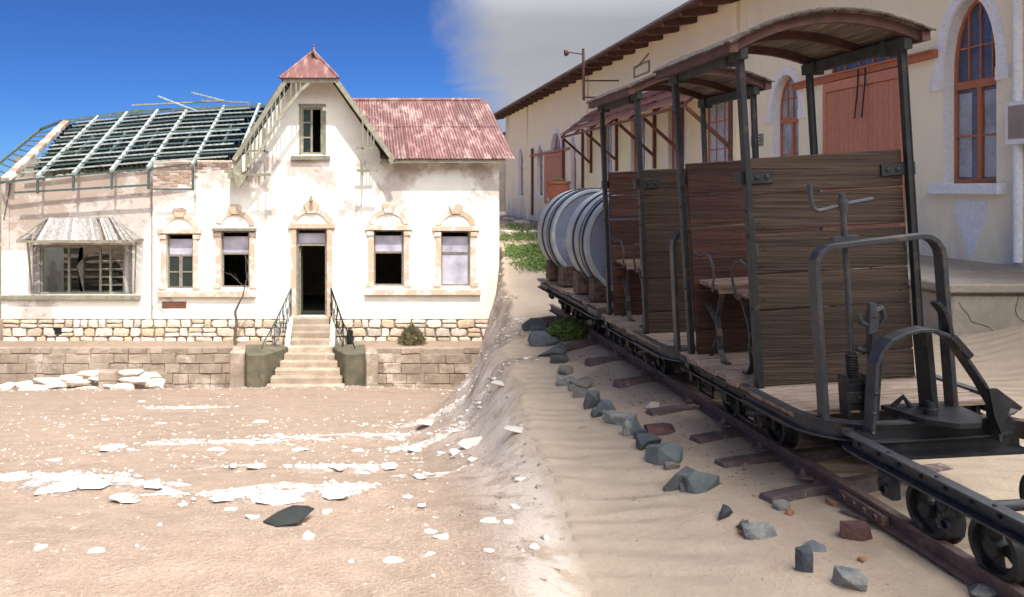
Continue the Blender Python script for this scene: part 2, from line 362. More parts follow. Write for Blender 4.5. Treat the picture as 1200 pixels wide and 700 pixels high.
def tz(x, y): return float(terr(np.array([x]), np.array([y]))[0])
_ry = 1.2 + np.arange(4000) * .02 * (1 + np.arange(4000) * .002)
CRU = [(-1.7, 7.6, 1.15, .36, .12), (-.3, 8.3, .9, .36, .15), (1.3, 9.9, 1.2, .95, .3), (.7, 7.7, .75, .28, .2), (-2.25, 5.6, .9, .36, -.12), (-.45, 5.05, .75, .27, .12), (-1.4, 5.0, .28, .12, .2), (-2.05, 5.2, .3, .12, 0), (-.3, 6.2, .6, .15, .1), (.45, 5.7, .45, .1, .1), (1.5, 8.2, .6, .25, .2), (-1.1, 6.3, .5, .12, 0), (-3.2, 13, 1.5, .4, 0), (2.2, 13, .8, .4, .2), (.2, 4.5, .3, .07, 0)]
def crust(X, Y):
    m = np.full(np.shape(X), -1.0)
    for cx, cy, rx, ry, s in CRU: m = np.maximum(m, 1 - ((X - cx) / rx) ** 2 - ((Y - cy - s * (X - cx)) / ry) ** 2)
    return np.clip(m, -1, 1) * .5 + 1.5 * fbm(X * 1.1, Y * 2.2, 4, 71)
def gp(px, py):                                   # where the line of sight measured in the photograph meets the ground
    y = _ry[:1500]; x = (px - 425) / 900 * y; z = 1.7 - (py - 222) / 900 * y; h = terr(x, y); k = int(np.argmax(z <= h))
    return Vector((float(x[k]), float(y[k]), float(h[k])))
def axis_lines(lo, hi, fine, step, far, n):
    a = list(np.arange(lo, hi, step)); 
    if fine: a = [v for v in a if not (fine[0] < v < fine[1])] + list(np.arange(fine[0], fine[1], fine[2]))
    a = sorted(a); k = np.arange(1, n + 1) / n
    return np.array(sorted([lo - far * q ** 3 - .5 * q for q in k] + a + [hi + far * q ** 3 + .5 * q for q in k]))
gx = axis_lines(-13, 13, (-1.6, 2.5, .05), .12, 5000, 34); gx = np.array(sorted(set(list(gx)) | set(np.arange(-.3, .3, .02).round(3)))); gy = axis_lines(1.2, 24, None, .10, 5000, 44)
gy = np.unique(np.round(np.concatenate([gy, np.arange(2, 9, .05), [21.44, 21.46]]), 3)); gx = np.unique(np.round(gx, 3))
XX, YY = np.meshgrid(gx, gy); XX = XX + np.minimum(edge(YY), 5) * np.exp(-(XX / 9) ** 2); ZZ = terr(XX, YY)
nx, ny = len(gx), len(gy)
me = bpy.data.meshes.new('ground')
vv = np.stack([XX.ravel(), YY.ravel(), ZZ.ravel()], 1)
idx = (np.arange(ny - 1)[:, None] * nx + np.arange(nx - 1)[None, :]).ravel()
ff = np.stack([idx, idx + 1, idx + nx + 1, idx + nx], 1)
me.vertices.add(len(vv)); me.vertices.foreach_set('co', vv.ravel()); me.loops.add(ff.size); me.loops.foreach_set('vertex_index', ff.ravel())
me.polygons.add(len(ff)); me.polygons.foreach_set('loop_start', np.arange(0, ff.size, 4)); me.polygons.foreach_set('loop_total', np.full(len(ff), 4))
me.update(); me.polygons.foreach_set('use_smooth', [True] * len(ff))
at = me.attributes.new('upland', 'FLOAT', 'POINT'); at.data.foreach_set('value', bank(XX, YY).ravel())
ac = me.attributes.new('crust', 'FLOAT', 'POINT'); ac.data.foreach_set('value', crust(XX, YY).ravel())
def ground_mat():
    m, t, b = newmat('desert sand'); g = G(t); p = g.pos(); sep = g.n('ShaderNodeSeparateXYZ'); t.links.new(p, sep.inputs[0])
    A = g.n('ShaderNodeAttribute', attribute_name='upland').outputs['Fac']
    up = g.rng(g.math('ADD', A, g.math('MULTIPLY', g.math('SUBTRACT', g.noise(p, 3.0, 5, .7), .5), .8)), .15, .75)
    nb = g.noise(p, .6, 6, .6); nm = g.noise(p, 5, 5, .65); ng = g.noise(p, 42, 3, .7); nf = g.noise(p, 150, 2, .6)
    # pinkish gravelly sand of the hollow
    lo = g.mix(g.rng(nb, .35, .65), (.335, .245, .178), (.272, .20, .147)); lo = g.mix(g.rng(nm, .4, .7), lo, (.375, .28, .208))
    lo = g.mix(g.math('MULTIPLY', g.rng(ng, .58, .70), .55), lo, (.60, .48, .39)); lo = g.mix(g.math('MULTIPLY', g.rng(ng, .42, .30), .55), lo, (.22, .15, .11))
    # calcrete crust lying in bands
    band = g.math('ADD', g.math('SUBTRACT', 1.0, g.math('MULTIPLY', g.math('ABSOLUTE', g.math('SUBTRACT', sep.outputs[1], g.math('ADD', 10.6, g.math('MULTIPLY', sep.outputs[0], .22)))), .42), clamp=True),
                  g.math('SUBTRACT', 1.0, g.math('MULTIPLY', g.math('ABSOLUTE', g.math('SUBTRACT', sep.outputs[1], g.math('ADD', 7.3, g.math('MULTIPLY', sep.outputs[0], .05)))), .75), clamp=True))
    band2 = g.math('SUBTRACT', 1.0, g.math('MULTIPLY', g.math('ABSOLUTE', g.math('SUBTRACT', sep.outputs[1], 19.6)), 2.2), clamp=True)
    nc = g.noise(g.pos((.8, 1.6, 1)), 2.2, 9, .70, .2); ca_ = g.n('ShaderNodeAttribute', attribute_name='crust').outputs['Fac']
    cr = g.math('MULTIPLY', g.math('SUBTRACT', g.math('ADD', g.math('ADD', nc, g.math('MULTIPLY', ca_, .34)), g.math('MULTIPLY', band2, .12)), .575), 16, clamp=True)
    cr = g.math('MULTIPLY', cr, g.rng(g.noise(p, 9, 5, .7), .40, .47)); cr = g.math('MULTIPLY', cr, g.rng(g.noise(p, 30, 4, .75), .34, .42))
    crc = g.mix(g.rng(nm, .3, .7), (.82, .74, .66), (.66, .56, .48))
    lo = g.mix(g.math('MULTIPLY', cr, .92), lo, crc)
    # yellow wind-blown sand of the upper level
    hi = g.mix(g.rng(nb, .35, .65), (.40, .312, .222), (.35, .27, .19)); hi = g.mix(g.math('MULTIPLY', g.rng(nm, .45, .75), .6), hi, (.455, .36, .26))
    rail = g.math('SUBTRACT', 1.0, g.math('MULTIPLY', g.math('ABSOLUTE', g.math('SUBTRACT', sep.outputs[0], 2.25)), 1.7), clamp=True)
    grit = g.math('MULTIPLY', g.math('MULTIPLY', g.rng(g.noise(p, 26, 4, .75), .56, .66), rail), .8)
    hi = g.mix(grit, hi, (.42, .20, .12)); hi = g.mix(g.math('MULTIPLY', g.rng(ng, .64, .72), .5), hi, (.24, .17, .12))
    # pale crusted bank between the two levels
    bk = g.math('MULTIPLY', g.math('MULTIPLY', g.rng(A, .04, .3), g.rng(A, .995, .8)), g.rng(nm, .36, .52))
    c = g.mix(up, lo, hi); c = g.mix(g.math('MULTIPLY', bk, .40), c, crc)
    fr = g.rng(nf, .3, .7, .88, 1.1); hs = g.n('ShaderNodeHueSaturation'); g.put(hs.inputs['Value'], fr); g.put(hs.inputs['Color'], c)
    t.links.new(hs.outputs[0], b.inputs['Base Color']); b.inputs['Roughness'].default_value = .97; b.inputs['Specular IOR Level'].default_value = .08
    wv = g.n('ShaderNodeTexWave', wave_type='BANDS', bands_direction='DIAGONAL'); wv.inputs['Scale'].default_value = 1.9; wv.inputs['Distortion'].default_value = 7; wv.inputs['Detail'].default_value = 3; wv.inputs['Detail Scale'].default_value = .6
    t.links.new(g.pos((.45, 1.6, 1)), wv.inputs['Vector'])
    rip = g.math('MULTIPLY', g.math('MULTIPLY', wv.outputs['Fac'], g.rng(A, .97, 1.0)), g.rng(rail, 0, .4, .55, 0.0))
    h = g.math('ADD', g.math('MULTIPLY', ng, g.rng(up, 0, 1, 1.0, .25)), g.math('ADD', g.math('MULTIPLY', nm, .7), g.math('ADD', rip, g.math('MULTIPLY', cr, .8))))
    t.links.new(g.bump(h, .9, .028), b.inputs['Normal']); return m
me.materials.append(ground_mat()); ground = mk('ground', me, kind='structure')

# ------------------------------------------------------------------ overcast cloud deck over the right-hand side, unseen parts shaped to shade and light the scene (a closed body, 60 m up)
CY = [-3000, -300, -85, -50, -41, -36.5, -26, -12, 0, 13, 60, 240, 444, 900, 1260, 3000, 6000]
CX = [-2500, -420, -110, -22, -4, 3.3, 4.75, 8.6, 10.0, 11.2, 14, 25, 55, 128, 192, 560, 1300]  # edge overhead and behind the camera, out of view, set for shade line and fill
crow = sorted(set(list(np.arange(-60, -30, 1.5)) + list(np.arange(-30, 60, 4.)) + [60 + 12 * i ** 1.75 for i in range(1, 34)] + [-60 - 12 * i ** 1.9 for i in range(1, 18)]))
cu = np.array([0, .8, 2, 4, 8, 14, 24, 40, 70, 120, 200, 350, 600, 1000, 1800, 3200, 6000.])
cb, ct, glow, thick = [], [], [], []
for y in crow:
    e = float(np.interp(y, CY, CX)); amp = min(12, max(.15, abs(y + 15) * .03))
    e -= (1.9 if y < 60 else 1.9 + .03 * (y - 60))
    for u in cu:
        x = e + u; d = math.hypot(x, y); drop = 9.0e-6 * d * d; sag = 6 * float(fbm(np.array(x * .02), np.array(y * .02), 4, 33))
        th = 7 * (1 - math.exp(-u / 14)) + .15; zb = 60 - drop + sag * min(1, u / 30)
        cb.append((x, y, zb)); ct.append((x, y, zb + th * 2))
        el = math.sin(math.atan2(60, max(d, 1)))
        thick.append(u / (1.2 if y < 60 else 1.2 + .11 * (y - 60)))
        glow.append((.038 + .52 * float(sst(.19, .72, el))) * (1 + .16 * float(fbm(np.array(x * .012), np.array(y * .007), 4, 35))))  # unseen overhead part glows brighter to light the right side
nr, nc_ = len(crow), len(cu); N = nr * nc_; fs = []
for i in range(nr - 1):
    for j in range(nc_ - 1):
        a = i * nc_ + j; fs.append((a, a + 1, a + nc_ + 1, a + nc_)); fs.append((N + a, N + a + nc_, N + a + nc_ + 1, N + a + 1))
for i in range(nr - 1):
    for j in (0, nc_ - 1): a = i * nc_ + j; fs.append((a, a + nc_, N + a + nc_, N + a))
for j in range(nc_ - 1):
    for i in (0, nr - 1): a = i * nc_ + j; fs.append((a, a + 1, N + a + 1, N + a))
cm = bpy.data.meshes.new('clouds'); cm.from_pydata(cb + ct, [], fs); cm.update()
cm.polygons.foreach_set('use_smooth', [True] * len(cm.polygons))
cb_ = cm.attributes.new('thickness', 'FLOAT', 'POINT'); cb_.data.foreach_set('value', thick + thick)
ca = cm.attributes.new('cloudlight', 'FLOAT', 'POINT'); ca.data.foreach_set('value', glow + glow)
m = bpy.data.materials.new('overcast cloud'); m.use_nodes = True; m.node_tree.nodes.clear(); t = m.node_tree; g = G(t)
em = g.n('ShaderNodeEmission'); oo = g.n('ShaderNodeOutputMaterial'); tr_ = g.n('ShaderNodeBsdfTransparent'); ms = g.n('ShaderNodeMixShader')
thk = g.n('ShaderNodeAttribute', attribute_name='thickness').outputs['Fac']
wisp = g.noise(g.pos((.02, .011, .02)), 1.0, 8, .62, .5)
dens = g.math('MULTIPLY', g.math('SUBTRACT', g.math('ADD', thk, g.math('MULTIPLY', wisp, 1.5)), .95), 1.1, clamp=True)   # thin wisps at the edge, dense inside
g.put(ms.inputs[0], g.math('MULTIPLY', dens, .80)); t.links.new(tr_.outputs[0], ms.inputs[1]); t.links.new(em.outputs[0], ms.inputs[2]); t.links.new(ms.outputs[0], oo.inputs[0])
cn = g.noise(g.pos((.004, .0016, .004)), 1.0, 6, .6, .3)
g.put(em.inputs[0], g.mix(g.rng(cn, .3, .7), (.86, .90, 1.0), (1.0, .985, .985)))
CLOUD_L = 5.3
g.put(em.inputs[1], g.math('MULTIPLY', g.math('MULTIPLY', g.n('ShaderNodeAttribute', attribute_name='cloudlight').outputs['Fac'], g.rng(cn, .3, .7, .9, 1.1)), CLOUD_L))
cm.materials.append(m); mk('clouds', cm, kind='structure')

# ------------------------------------------------------------------ shared pieces
def rock_mesh(seed, mat, n=12, sub=0):
    r = random.Random(seed); bm = bmesh.new(); ex = r.uniform(.5, 1)
    for _ in range(n):
        v = Vector((r.gauss(0, 1), r.gauss(0, 1), r.gauss(0, 1))).normalized() * r.uniform(.82, 1); v.x = math.copysign(abs(v.x) ** .8, v.x); v.z = math.copysign(abs(v.z) ** ex, v.z); bm.verts.new(v)
    res = bmesh.ops.convex_hull(bm, input=bm.verts); bmesh.ops.delete(bm, geom=[e for e in res['geom_interior'] if isinstance(e, bmesh.types.BMVert)], context='VERTS')
    bmesh.ops.dissolve_limit(bm, angle_limit=R(9), verts=bm.verts, edges=bm.edges); bmesh.ops.bevel(bm, geom=list(bm.edges), offset=.03, segments=1, affect='EDGES', clamp_overlap=True)
    me = bpy.data.meshes.new('rock'); bm.to_mesh(me); bm.free()
    xs = [v.co for v in me.vertices]
    for ax in range(3):
        lo = min(c[ax] for c in xs); hi = max(c[ax] for c in xs)
        for v in me.vertices: v.co[ax] = (v.co[ax] - lo) / (hi - lo) - .5
    me.materials.append(mat); return me
_rc = {}
def rockdata(k, mat, flat=False):
    key = (k, mat.name, flat)
    if key not in _rc: _rc[key] = rock_mesh(k + 50, mat, 18 if flat else 13)
    return _rc[key]
def block_mesh(w, d, h, mat, ch=.012, jit=.0, seed=0):  # chamfered block, front towards -Y, slightly irregular
    r = random.Random(seed); b = MB(); b.box((0, 0, 0), (w, d, h)); me = b.mesh('block', mat, bevel=ch)
    for v in me.vertices: v.co += Vector([r.uniform(-jit, jit) for _ in range(3)])
    return me
def stone_mesh(seed, mat):   # unit face stone: 1 wide, 1 high, 1 deep, front face bulging to -Y
    r = random.Random(seed); pts = []
    for a, b_ in ((-.5, -.5), (0, -.5), (.5, -.5), (.5, 0), (.5, .5), (0, .5), (-.5, .5), (-.5, 0)):
        k = .13 if abs(a) + abs(b_) > .9 else .04
        pts.append((a * (1 - r.uniform(0, k) * 2), b_ * (1 - r.uniform(0, k) * 2)))
    b = MB(); n = 8; rings = [(1, .5), (1, -.25), (.86, -.45)]
    vs = [(u * s, y, v * s) for s, y in rings for u, v in pts] + [(0, -.5 - r.uniform(0, .1), 0)]
    fs = [(i + k * n, (i + 1) % n + k * n, (i + 1) % n + (k + 1) * n, i + (k + 1) * n) for k in range(2) for i in range(n)] + [(2 * n + i, 2 * n + (i + 1) % n, 3 * n) for i in range(n)]
    b.add(vs, fs); return b.mesh('stone', mat)
def S(x, y, z, sx, sy, sz, rz=0, rx=0, ry=0): return T(x, y, z) @ Euler((rx, ry, rz)).to_matrix().to_4x4() @ Matrix.Diagonal((sx, sy, sz, 1))

# ================================================================== THE RUINED HOUSE (its front stands 22.5 m away in a hollow)
FY = 22.5
def hx(px, Y=FY): return (px - 425) * Y / 900
def hz(py, Y=FY): return 1.7 + (222 - py) * Y / 900
hs_ = thing('ruined_house', 'abandoned white plastered house, roof bare timbers on the left, rusty red iron on the right', 'house', (-3.3, FY, -2.9))
def cells(b, x0, x1, z0, z1, holes, y0, y1):
    xs = sorted({x0, x1} | {h[0] for h in holes} | {h[1] for h in holes}); xs = [x for x in xs if x0 <= x <= x1]
    for a, c in zip(xs, xs[1:]):
        mid = (a + c) / 2; hh = sorted([(h[2], h[3]) for h in holes if h[0] < mid < h[1]]); z = z0
        for lo, hi in hh:
            if lo > z: b.b2((a, y0, z), (c, y1, lo))
            z = hi
        if z < z1: b.b2((a, y0, z), (c, y1, z1))
XL, XS, XR = hx(3), hx(178), hx(585)
ZT, ZP = hz(188), hz(374)
WIN = {'a': (195, 226, 274, 339), 'b': (259, 292, 271, 338), 'c': (438, 473, 270, 336), 'd': (517, 551, 271, 336)}
DOOR = (347, 383, 268, 372); BAY = (38, 155, 287, 345); GW = (353, 378, 126, 181)
H = lambda r: (hx(r[0]), hx(r[1]), hz(r[3]), hz(r[2]))
b = MB(); cells(b, XS, XR, ZP, ZT, [H(v) for v in WIN.values()] + [H(DOOR)], FY, FY + .42)
fw = b.build('wall', STUCCO, hs_)
b = MB(); cells(b, XL, XS, ZP, hz(226), [H(BAY)], FY + .004, FY + .42); b.build('wall', STUCCO, hs_)
# ragged wall top under the stripped roof
pts = [(XL, hz(226)), (XS, hz(226))]
for i in range(36):
    u = 1 - i / 35; px = 3 + 175 * u; pts.append((hx(px), hz(209 - 10 * u) + rnd.uniform(-.05, .03)))
b = MB(); b.prism(pts, lambda u, v, d: (u, d, v), FY + .006, FY + .40); b.build('wall', STUCCO, hs_)
# gable wall
gp_ = [(hx(283), ZT - .002), (hx(452), ZT - .002), (hx(446), hz(178)), (hx(389), hz(96)), (hx(343), hz(96)), (hx(290), hz(176))]
gh = H(GW); b = MB()
def line_x(z, right):   # x of the sloping edge at height z
    a = [(p[1], p[0]) for p in ([gp_[1], gp_[2], gp_[3]] if right else [gp_[0], gp_[5], gp_[4]])]
    return float(np.interp(z, [q[0] for q in a], [q[1] for q in a]))
for z0, z1 in ((ZT, gh[2]), (gh[3], hz(96))):
    zs = sorted({z0, z1} | {z for z in (gp_[2][1], gp_[5][1]) if z0 < z < z1})
    b.prism([(line_x(z, False), z) for z in zs] + [(line_x(z, True), z) for z in reversed(zs)], lambda u, v, d: (u, d, v), FY + .002, FY + .36)
b.prism([(line_x(gh[2], False), gh[2]), (gh[0], gh[2]), (gh[0], gh[3]), (line_x(gh[3], False), gh[3])], lambda u, v, d: (u, d, v), FY + .002, FY + .36)
b.prism([(gh[1], gh[2]), (line_x(gh[2], True), gh[2]), (line_x(gh[3], True), gh[3]), (gh[1], gh[3])], lambda u, v, d: (u, d, v), FY + .002, FY + .36)
b.build('gable_wall', STUCCO, hs_)
# side and rear walls, partitions, floor, ceilings
b = MB(); b.b2((XL, FY + .43, -3.2), (XL + .35, 31.6, hz(212))); b.b2((XR - .35, FY + .43, -3.2), (XR - .004, 31.6, ZT)); b.b2((XL, 31.6, -3.2), (XR, 31.95, 2.5)); b.build('wall', STUCCO, hs_)
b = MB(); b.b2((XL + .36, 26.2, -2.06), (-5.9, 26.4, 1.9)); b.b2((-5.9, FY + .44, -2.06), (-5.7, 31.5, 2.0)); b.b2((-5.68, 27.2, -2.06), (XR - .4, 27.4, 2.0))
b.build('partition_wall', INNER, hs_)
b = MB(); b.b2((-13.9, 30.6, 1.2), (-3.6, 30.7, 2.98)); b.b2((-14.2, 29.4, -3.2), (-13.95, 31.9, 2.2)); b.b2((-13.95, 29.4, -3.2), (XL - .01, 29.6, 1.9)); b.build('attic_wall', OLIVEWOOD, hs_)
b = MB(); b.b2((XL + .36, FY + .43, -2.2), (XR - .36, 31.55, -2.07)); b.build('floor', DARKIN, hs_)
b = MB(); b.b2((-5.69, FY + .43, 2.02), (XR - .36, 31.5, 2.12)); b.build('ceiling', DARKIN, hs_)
for i in range(26):                       # ceiling laths of the open left wing let the light through in stripes
    if i in (5, 12, 17, 18, 23): continue
    bb = MB(); bb.b2((XL + .36, FY + .5 + i * .145, 1.78), (-5.92, FY + .60 + i * .145, 1.80)); bb.build('ceiling_lath', DARKGREEN, hs_)
b = MB(); b.b2((hx(177.4), FY - .02, hz(410)), (hx(178.8), FY - .003, hz(213))); b.build('wall_strip', FRAMEOLD, hs_)
b = MB()                                  # crack lines and inner corner pilaster on the far left
b.b2((XL - .02, FY - .03, ZP), (hx(11), FY + .001, hz(214))); b.build('corner_pilaster', STUCCO, hs_)
# exposed brick at the wall head
bm_ = block_mesh(.23, .05, .072, BRICKM, .008, .003, 3)
for r_ in range(9):
    for c_ in range(11):
        x = hx(180) + (c_ + .5 * (r_ % 2)) * .245; z = hz(189) - .05 - r_ * .083
        if x > hx(273) or (x > hx(226) and r_ > 1 + (c_ % 3)) or (r_ == 8 and c_ % 2): continue
        if x > hx(222) and r_ > 5: continue
        mk('brick', bm_, T(x + .1, FY + .012 + rnd.uniform(-.008, .006), z), fw)
# --- stone plinth
pb = MB(); pb.b2((XL - .02, FY + .05, -3.3), (hx(343), FY + .42, ZP - .004)); pb.b2((hx(388), FY + .05, -3.3), (XR + .3, FY + .42, ZP - .004)); pl = pb.build('plinth', MORTAR, hs_)
sm = [stone_mesh(i, PLSTONE) for i in range(14)]
def stones(x0, x1):
    z = ZP - .01; rr = random.Random(int(x1 * 10) + 5)
    for r_ in range(3):
        h = (.25, .26, .27)[r_]; x = x0
        while x < x1 - .08:
            wd = rr.uniform(.20, .52); wd = min(wd, x1 - x)
            if wd > .33 and rr.random() < .35: parts = [(h * .5, 0), (h * .5, h * .5)]
            else: parts = [(h, 0)]
            for hh, dz in parts:
                mk('stone', sm[rr.randrange(14)], S(x + wd / 2, FY + .02 + rr.uniform(-.02, .012), z - dz - hh / 2, wd - .02, .13, hh - .018, 0, 0, rr.uniform(-.06, .06) + (math.pi if rr.random() < .5 else 0)), pl)
            x += wd
        z -= h
stones(XL, hx(342)); stones(hx(389), XR + .28)
b = MB(); b.b2((hx(63), FY - .06, hz(391.5)), (hx(73), FY + .02, hz(384.5))); b.build('cellar_vent', STRIPPL, hs_)
# --- windows with peach surrounds
def win(key, kind, arch=True, broken=False):
    x0, x1, z0, z1 = H(WIN[key]); tw = .16; yf = FY - .035
    s = MB(); s.b2((x0 - tw, yf, z0), (x0, FY + .01, z1)); s.b2((x1, yf, z0), (x1 + tw, FY + .01, z1))
    s.b2((x0 - tw - .07, yf - .02, z0), (x0 - .002, FY + .01, z0 + .13)); s.b2((x1 + .002, yf - .02, z0), (x1 + tw + .07, FY + .01, z0 + .13))
    if not broken: s.b2((x0 - tw - .10, yf - .045, z1 + .002), (x1 + tw + .10, FY + .012, z1 + .15))
    s.b2((x0 - tw - .05, yf - .03, z1 - .16), (x0 - .003, FY + .01, z1 - .04)); s.b2((x1 + .003, yf - .03, z1 - .16), (x1 + tw + .05, FY + .01, z1 - .04))
    sr = s.build('window_surround', PEACH, hs_, bevel=.012)
    cx = (x0 + x1) / 2; ro = (x1 - x0) / 2 + tw; zc = z1 + .15
    def ring(r0, r1, a0, a1, k): return [(cx + r1 * math.cos(R(a)), zc + r1 * k * math.sin(R(a))) for a in np.linspace(a0, a1, 20)] + [(cx + r0 * math.cos(R(a)), zc + r0 * k * math.sin(R(a))) for a in np.linspace(a1, a0, 20)]
    a = MB(); a.prism(ring(ro - .17, ro, 3, 177 if not broken else 168, .80), lambda u, v, d: (u, d, v), yf, FY + .01); a.build('arch_band', PEACH, sr)
    k = MB(); k.prism([(cx - .12, zc + ro * .6), (cx + .12, zc + ro * .6), (cx + .21, zc + ro * .80 + .12), (cx + .12, zc + ro * .8 + .18), (cx - .12, zc + ro * .8 + .18), (cx - .21, zc + ro * .80 + .12)], lambda u, v, d: (u, d, v), yf - .035, FY + .008); k.build('keystone', PEACH, sr, bevel=.01)
    if broken:
        q = MB(); q.b2((x0 - .24, FY - .16, z1 + .01), (x1 + .22, FY + .012, z1 + .09)); q.build('lintel_slab', OLIVEWOOD, hs_, bevel=.01)
    f = MB(); y = FY + .16; t_ = .05
    f.b2((x0, y, z0), (x0 + t_, y + .07, z1)); f.b2((x1 - t_, y, z0), (x1, y + .07, z1)); f.b2((x0 + t_, y, z1 - t_), (x1 - t_, y + .07, z1)); f.b2((x0 + t_, y, z0), (x1 - t_, y + .07, z0 + t_))
    zm = z0 + (z1 - z0) * .60; f.b2((x0 + t_, y - .01, zm - .03), (x1 - t_, y + .06, zm + .03))
    if kind in ('cross',):
        f.b2((cx - .05, y - .012, z0 + t_), (cx + .05, y + .05, zm - .03)); zc2 = (z0 + zm) / 2
        f.b2((x0 + t_, y, zc2 - .02), (cx - .05, y + .05, zc2 + .02)); f.b2((cx + .05, y, zc2 - .02), (x1 - t_, y + .05, zc2 + .02))
    fr = f.build('window_frame', FRAMEOLD, hs_)
    p = MB(); p.b2((x0 + t_, y + .02, zm + .03), (x1 - t_, y + .03, z1 - .17)); p.build('pane', LILACGLASS, fr)
    if kind == 'cross':
        for xa, xb in ((x0 + t_, cx - .05), (cx + .05, x1 - t_)):
            for za, zb in ((z0 + t_, zc2 - .02), (zc2 + .02, zm - .03)):
                p = MB(); p.b2((xa, y + .02, za), (xb, y + .03, zb)); p.build('pane', DARKGLASS, fr)
    if kind == 'blind':
        p = MB(); p.b2((x0 + t_, y + .015, z0 + t_), (x1 - t_, y + .03, zm - .03)); p.build('pane', LILACGLASS, fr)
win('a', 'cross'); win('b', 'open', broken=True); win('c', 'open'); win('d', 'blind')
def sill(a, c, py0, py1, mat, name='window_sill', pr=.13):
    b = MB(); b.b2((hx(a), FY - pr, hz(py1)), (hx(c), FY + .02, hz(py0))); b.build(name, mat, hs_, bevel=.012)
sill(185, 300, 341, 348, PEACH); sill(427, 563, 339, 345.5, PEACH); sill(0, 165, 346, 351, OLIVEWOOD)
# --- door
x0, x1, z0, z1 = H(DOOR); s = MB()
s.b2((x0 - .16, FY - .05, z0), (x0, FY + .01, z1)); s.b2((x1, FY - .05, z0), (x1 + .16, FY + .01, z1)); s.b2((x0 - .24, FY - .09, z1 + .002), (x1 + .24, FY + .012, z1 + .15))
sr = s.build('door_surround', PEACH, hs_, bevel=.012); cx = (x0 + x1) / 2; zc = z1 + .15; ro = .62
b = MB(); b.prism([(cx + ro * math.cos(R(a)), zc + ro * .72 * math.sin(R(a))) for a in np.linspace(2, 178, 20)] + [(cx + (ro - .17) * math.cos(R(a)), zc + (ro - .17) * .72 * math.sin(R(a))) for a in np.linspace(178, 2, 20)], lambda u, v, d: (u, d, v), FY - .05, FY + .01); b.build('arch_band', PEACH, sr)
b = MB(); b.prism([(cx - .12, zc + .30), (cx + .12, zc + .30), (cx + .24, zc + .55), (cx + .13, zc + .66), (cx - .13, zc + .66), (cx - .24, zc + .55)], lambda u, v, d: (u, d, v), FY - .085, FY + .008); b.build('keystone', PEACH, sr, bevel=.01)
b = MB(); b.tube([(cx, FY - .08, zc + .78), (cx, FY - .16, zc + .80), (cx, FY - .2, zc + .72)], .03, 6); b.lathe([(-.06, .03), (-.02, .07), (.05, .045)], (cx, FY - .2, zc + .68), (0, 0, 1), 10); b.build('wall_lamp', FRAMEOLD, hs_)
f = MB(); y = FY + .2; f.b2((x0, y, z0), (x0 + .06, y + .1, z1)); f.b2((x1 - .06, y, z0), (x1, y + .1, z1)); f.b2((x0 + .06, y, z1 - .06), (x1 - .06, y + .1, z1)); zt = z1 - .48
f.b2((x0 + .06, y - .01, zt - .04), (x1 - .06, y + .09, zt + .04)); fr = f.build('door_frame', FRAMEOLD, hs_)
p = MB(); p.b2((x0 + .06, y + .03, zt + .04), (x1 - .06, y + .04, z1 - .15)); p.build('pane', LILACGLASS, fr)
p = MB(); p.b2((x0 + .07, y + .08, z0), (x0 + .11, y + 1.0, zt - .05)); p.build('door_leaf', OLIVEWOOD, hs_)
# --- gable window
x0, x1, z0, z1 = gh; f = MB(); y = FY + .05; t_ = .06
f.b2((x0, y, z0), (x0 + t_, y + .08, z1)); f.b2((x1 - t_, y, z0), (x1, y + .08, z1)); f.b2((x0 + t_, y, z1 - t_), (x1 - t_, y + .08, z1)); f.b2((x0 + t_, y, z0), (x1 - t_, y + .08, z0 + t_))
f.b2((x0 + .27, y - .01, z0 + t_), (x0 + .33, y + .06, z1 - t_))
for k in (.36, .68): f.b2((x0 + t_, y, z0 + (z1 - z0) * k - .02), (x0 + .27, y + .05, z0 + (z1 - z0) * k + .02))
fr = f.build('window_frame', OLIVEWOOD, hs_)
p = MB(); p.b2((x0 + t_, y + .02, z0 + t_), (x0 + .27, y + .03, z1 - t_)); p.build('pane', DARKGLASS, fr)
b = MB(); b.b2((hx(341), FY - .12, hz(188)), (hx(387), FY + .02, hz(183))); b.build('window_sill', OLIVEWOOD, hs_, bevel=.01)
b = MB(); b.b2((hx(350), FY - .03, hz(125.5)), (hx(382), FY + .001, hz(122))); b.b2((x0 - .06, FY - .02, z0), (x0 - .002, FY + .001, z1)); b.b2((x1 + .002, FY - .02, z0), (x1 + .10, FY + .001, z1 - .1)); b.build('window_surround', OLIVEWOOD, hs_)
b = MB(); b.b2((x0 - .6, FY + 1.3, z0 - .6), (x1 + .6, FY + 1.35, z1 + .3)); b.build('attic_shade_sheet', DARKIN, hs_)  # near-black sheet behind the gable window stands in for indoor shade
b = MB(); b.b2((hx(190), FY - .03, hz(361)), (hx(218.5), FY + .001, hz(353.5))); b.build('plaque', BROWNRED, hs_, bevel=.012)
# --- bay window
x0, x1, z0, z1 = H(BAY); f = MB(); y = FY + .10
for px in (47, 79, 116, 128, 144): f.b2((hx(px) - .03, y, z0), (hx(px) + .03, y + .08, z1))
f.b2((x0, y - .01, z1 - .09), (x1, y + .09, z1)); f.b2((x0, y - .01, z0), (x1, y + .09, z0 + .05))
for k in range(1, 6): f.b2((hx(116), y + .01, z0 + k * .24), (hx(144), y + .05, z0 + k * .24 + .025))
fr = f.build('window_frame', OLIVEWOOD, hs_)
for a, c in ((38.3, 46), (145.5, 154.8)):
    for k in range(2):
        u0 = a + (c - a) * k / 2; u1 = a + (c - a) * (k + 1) / 2 - .25
        p = MB(); p.b2((hx(u0), FY + .05, z0), (hx(u1), FY + .09, z1)); p.build('side_board', GREYWOOD, hs_)
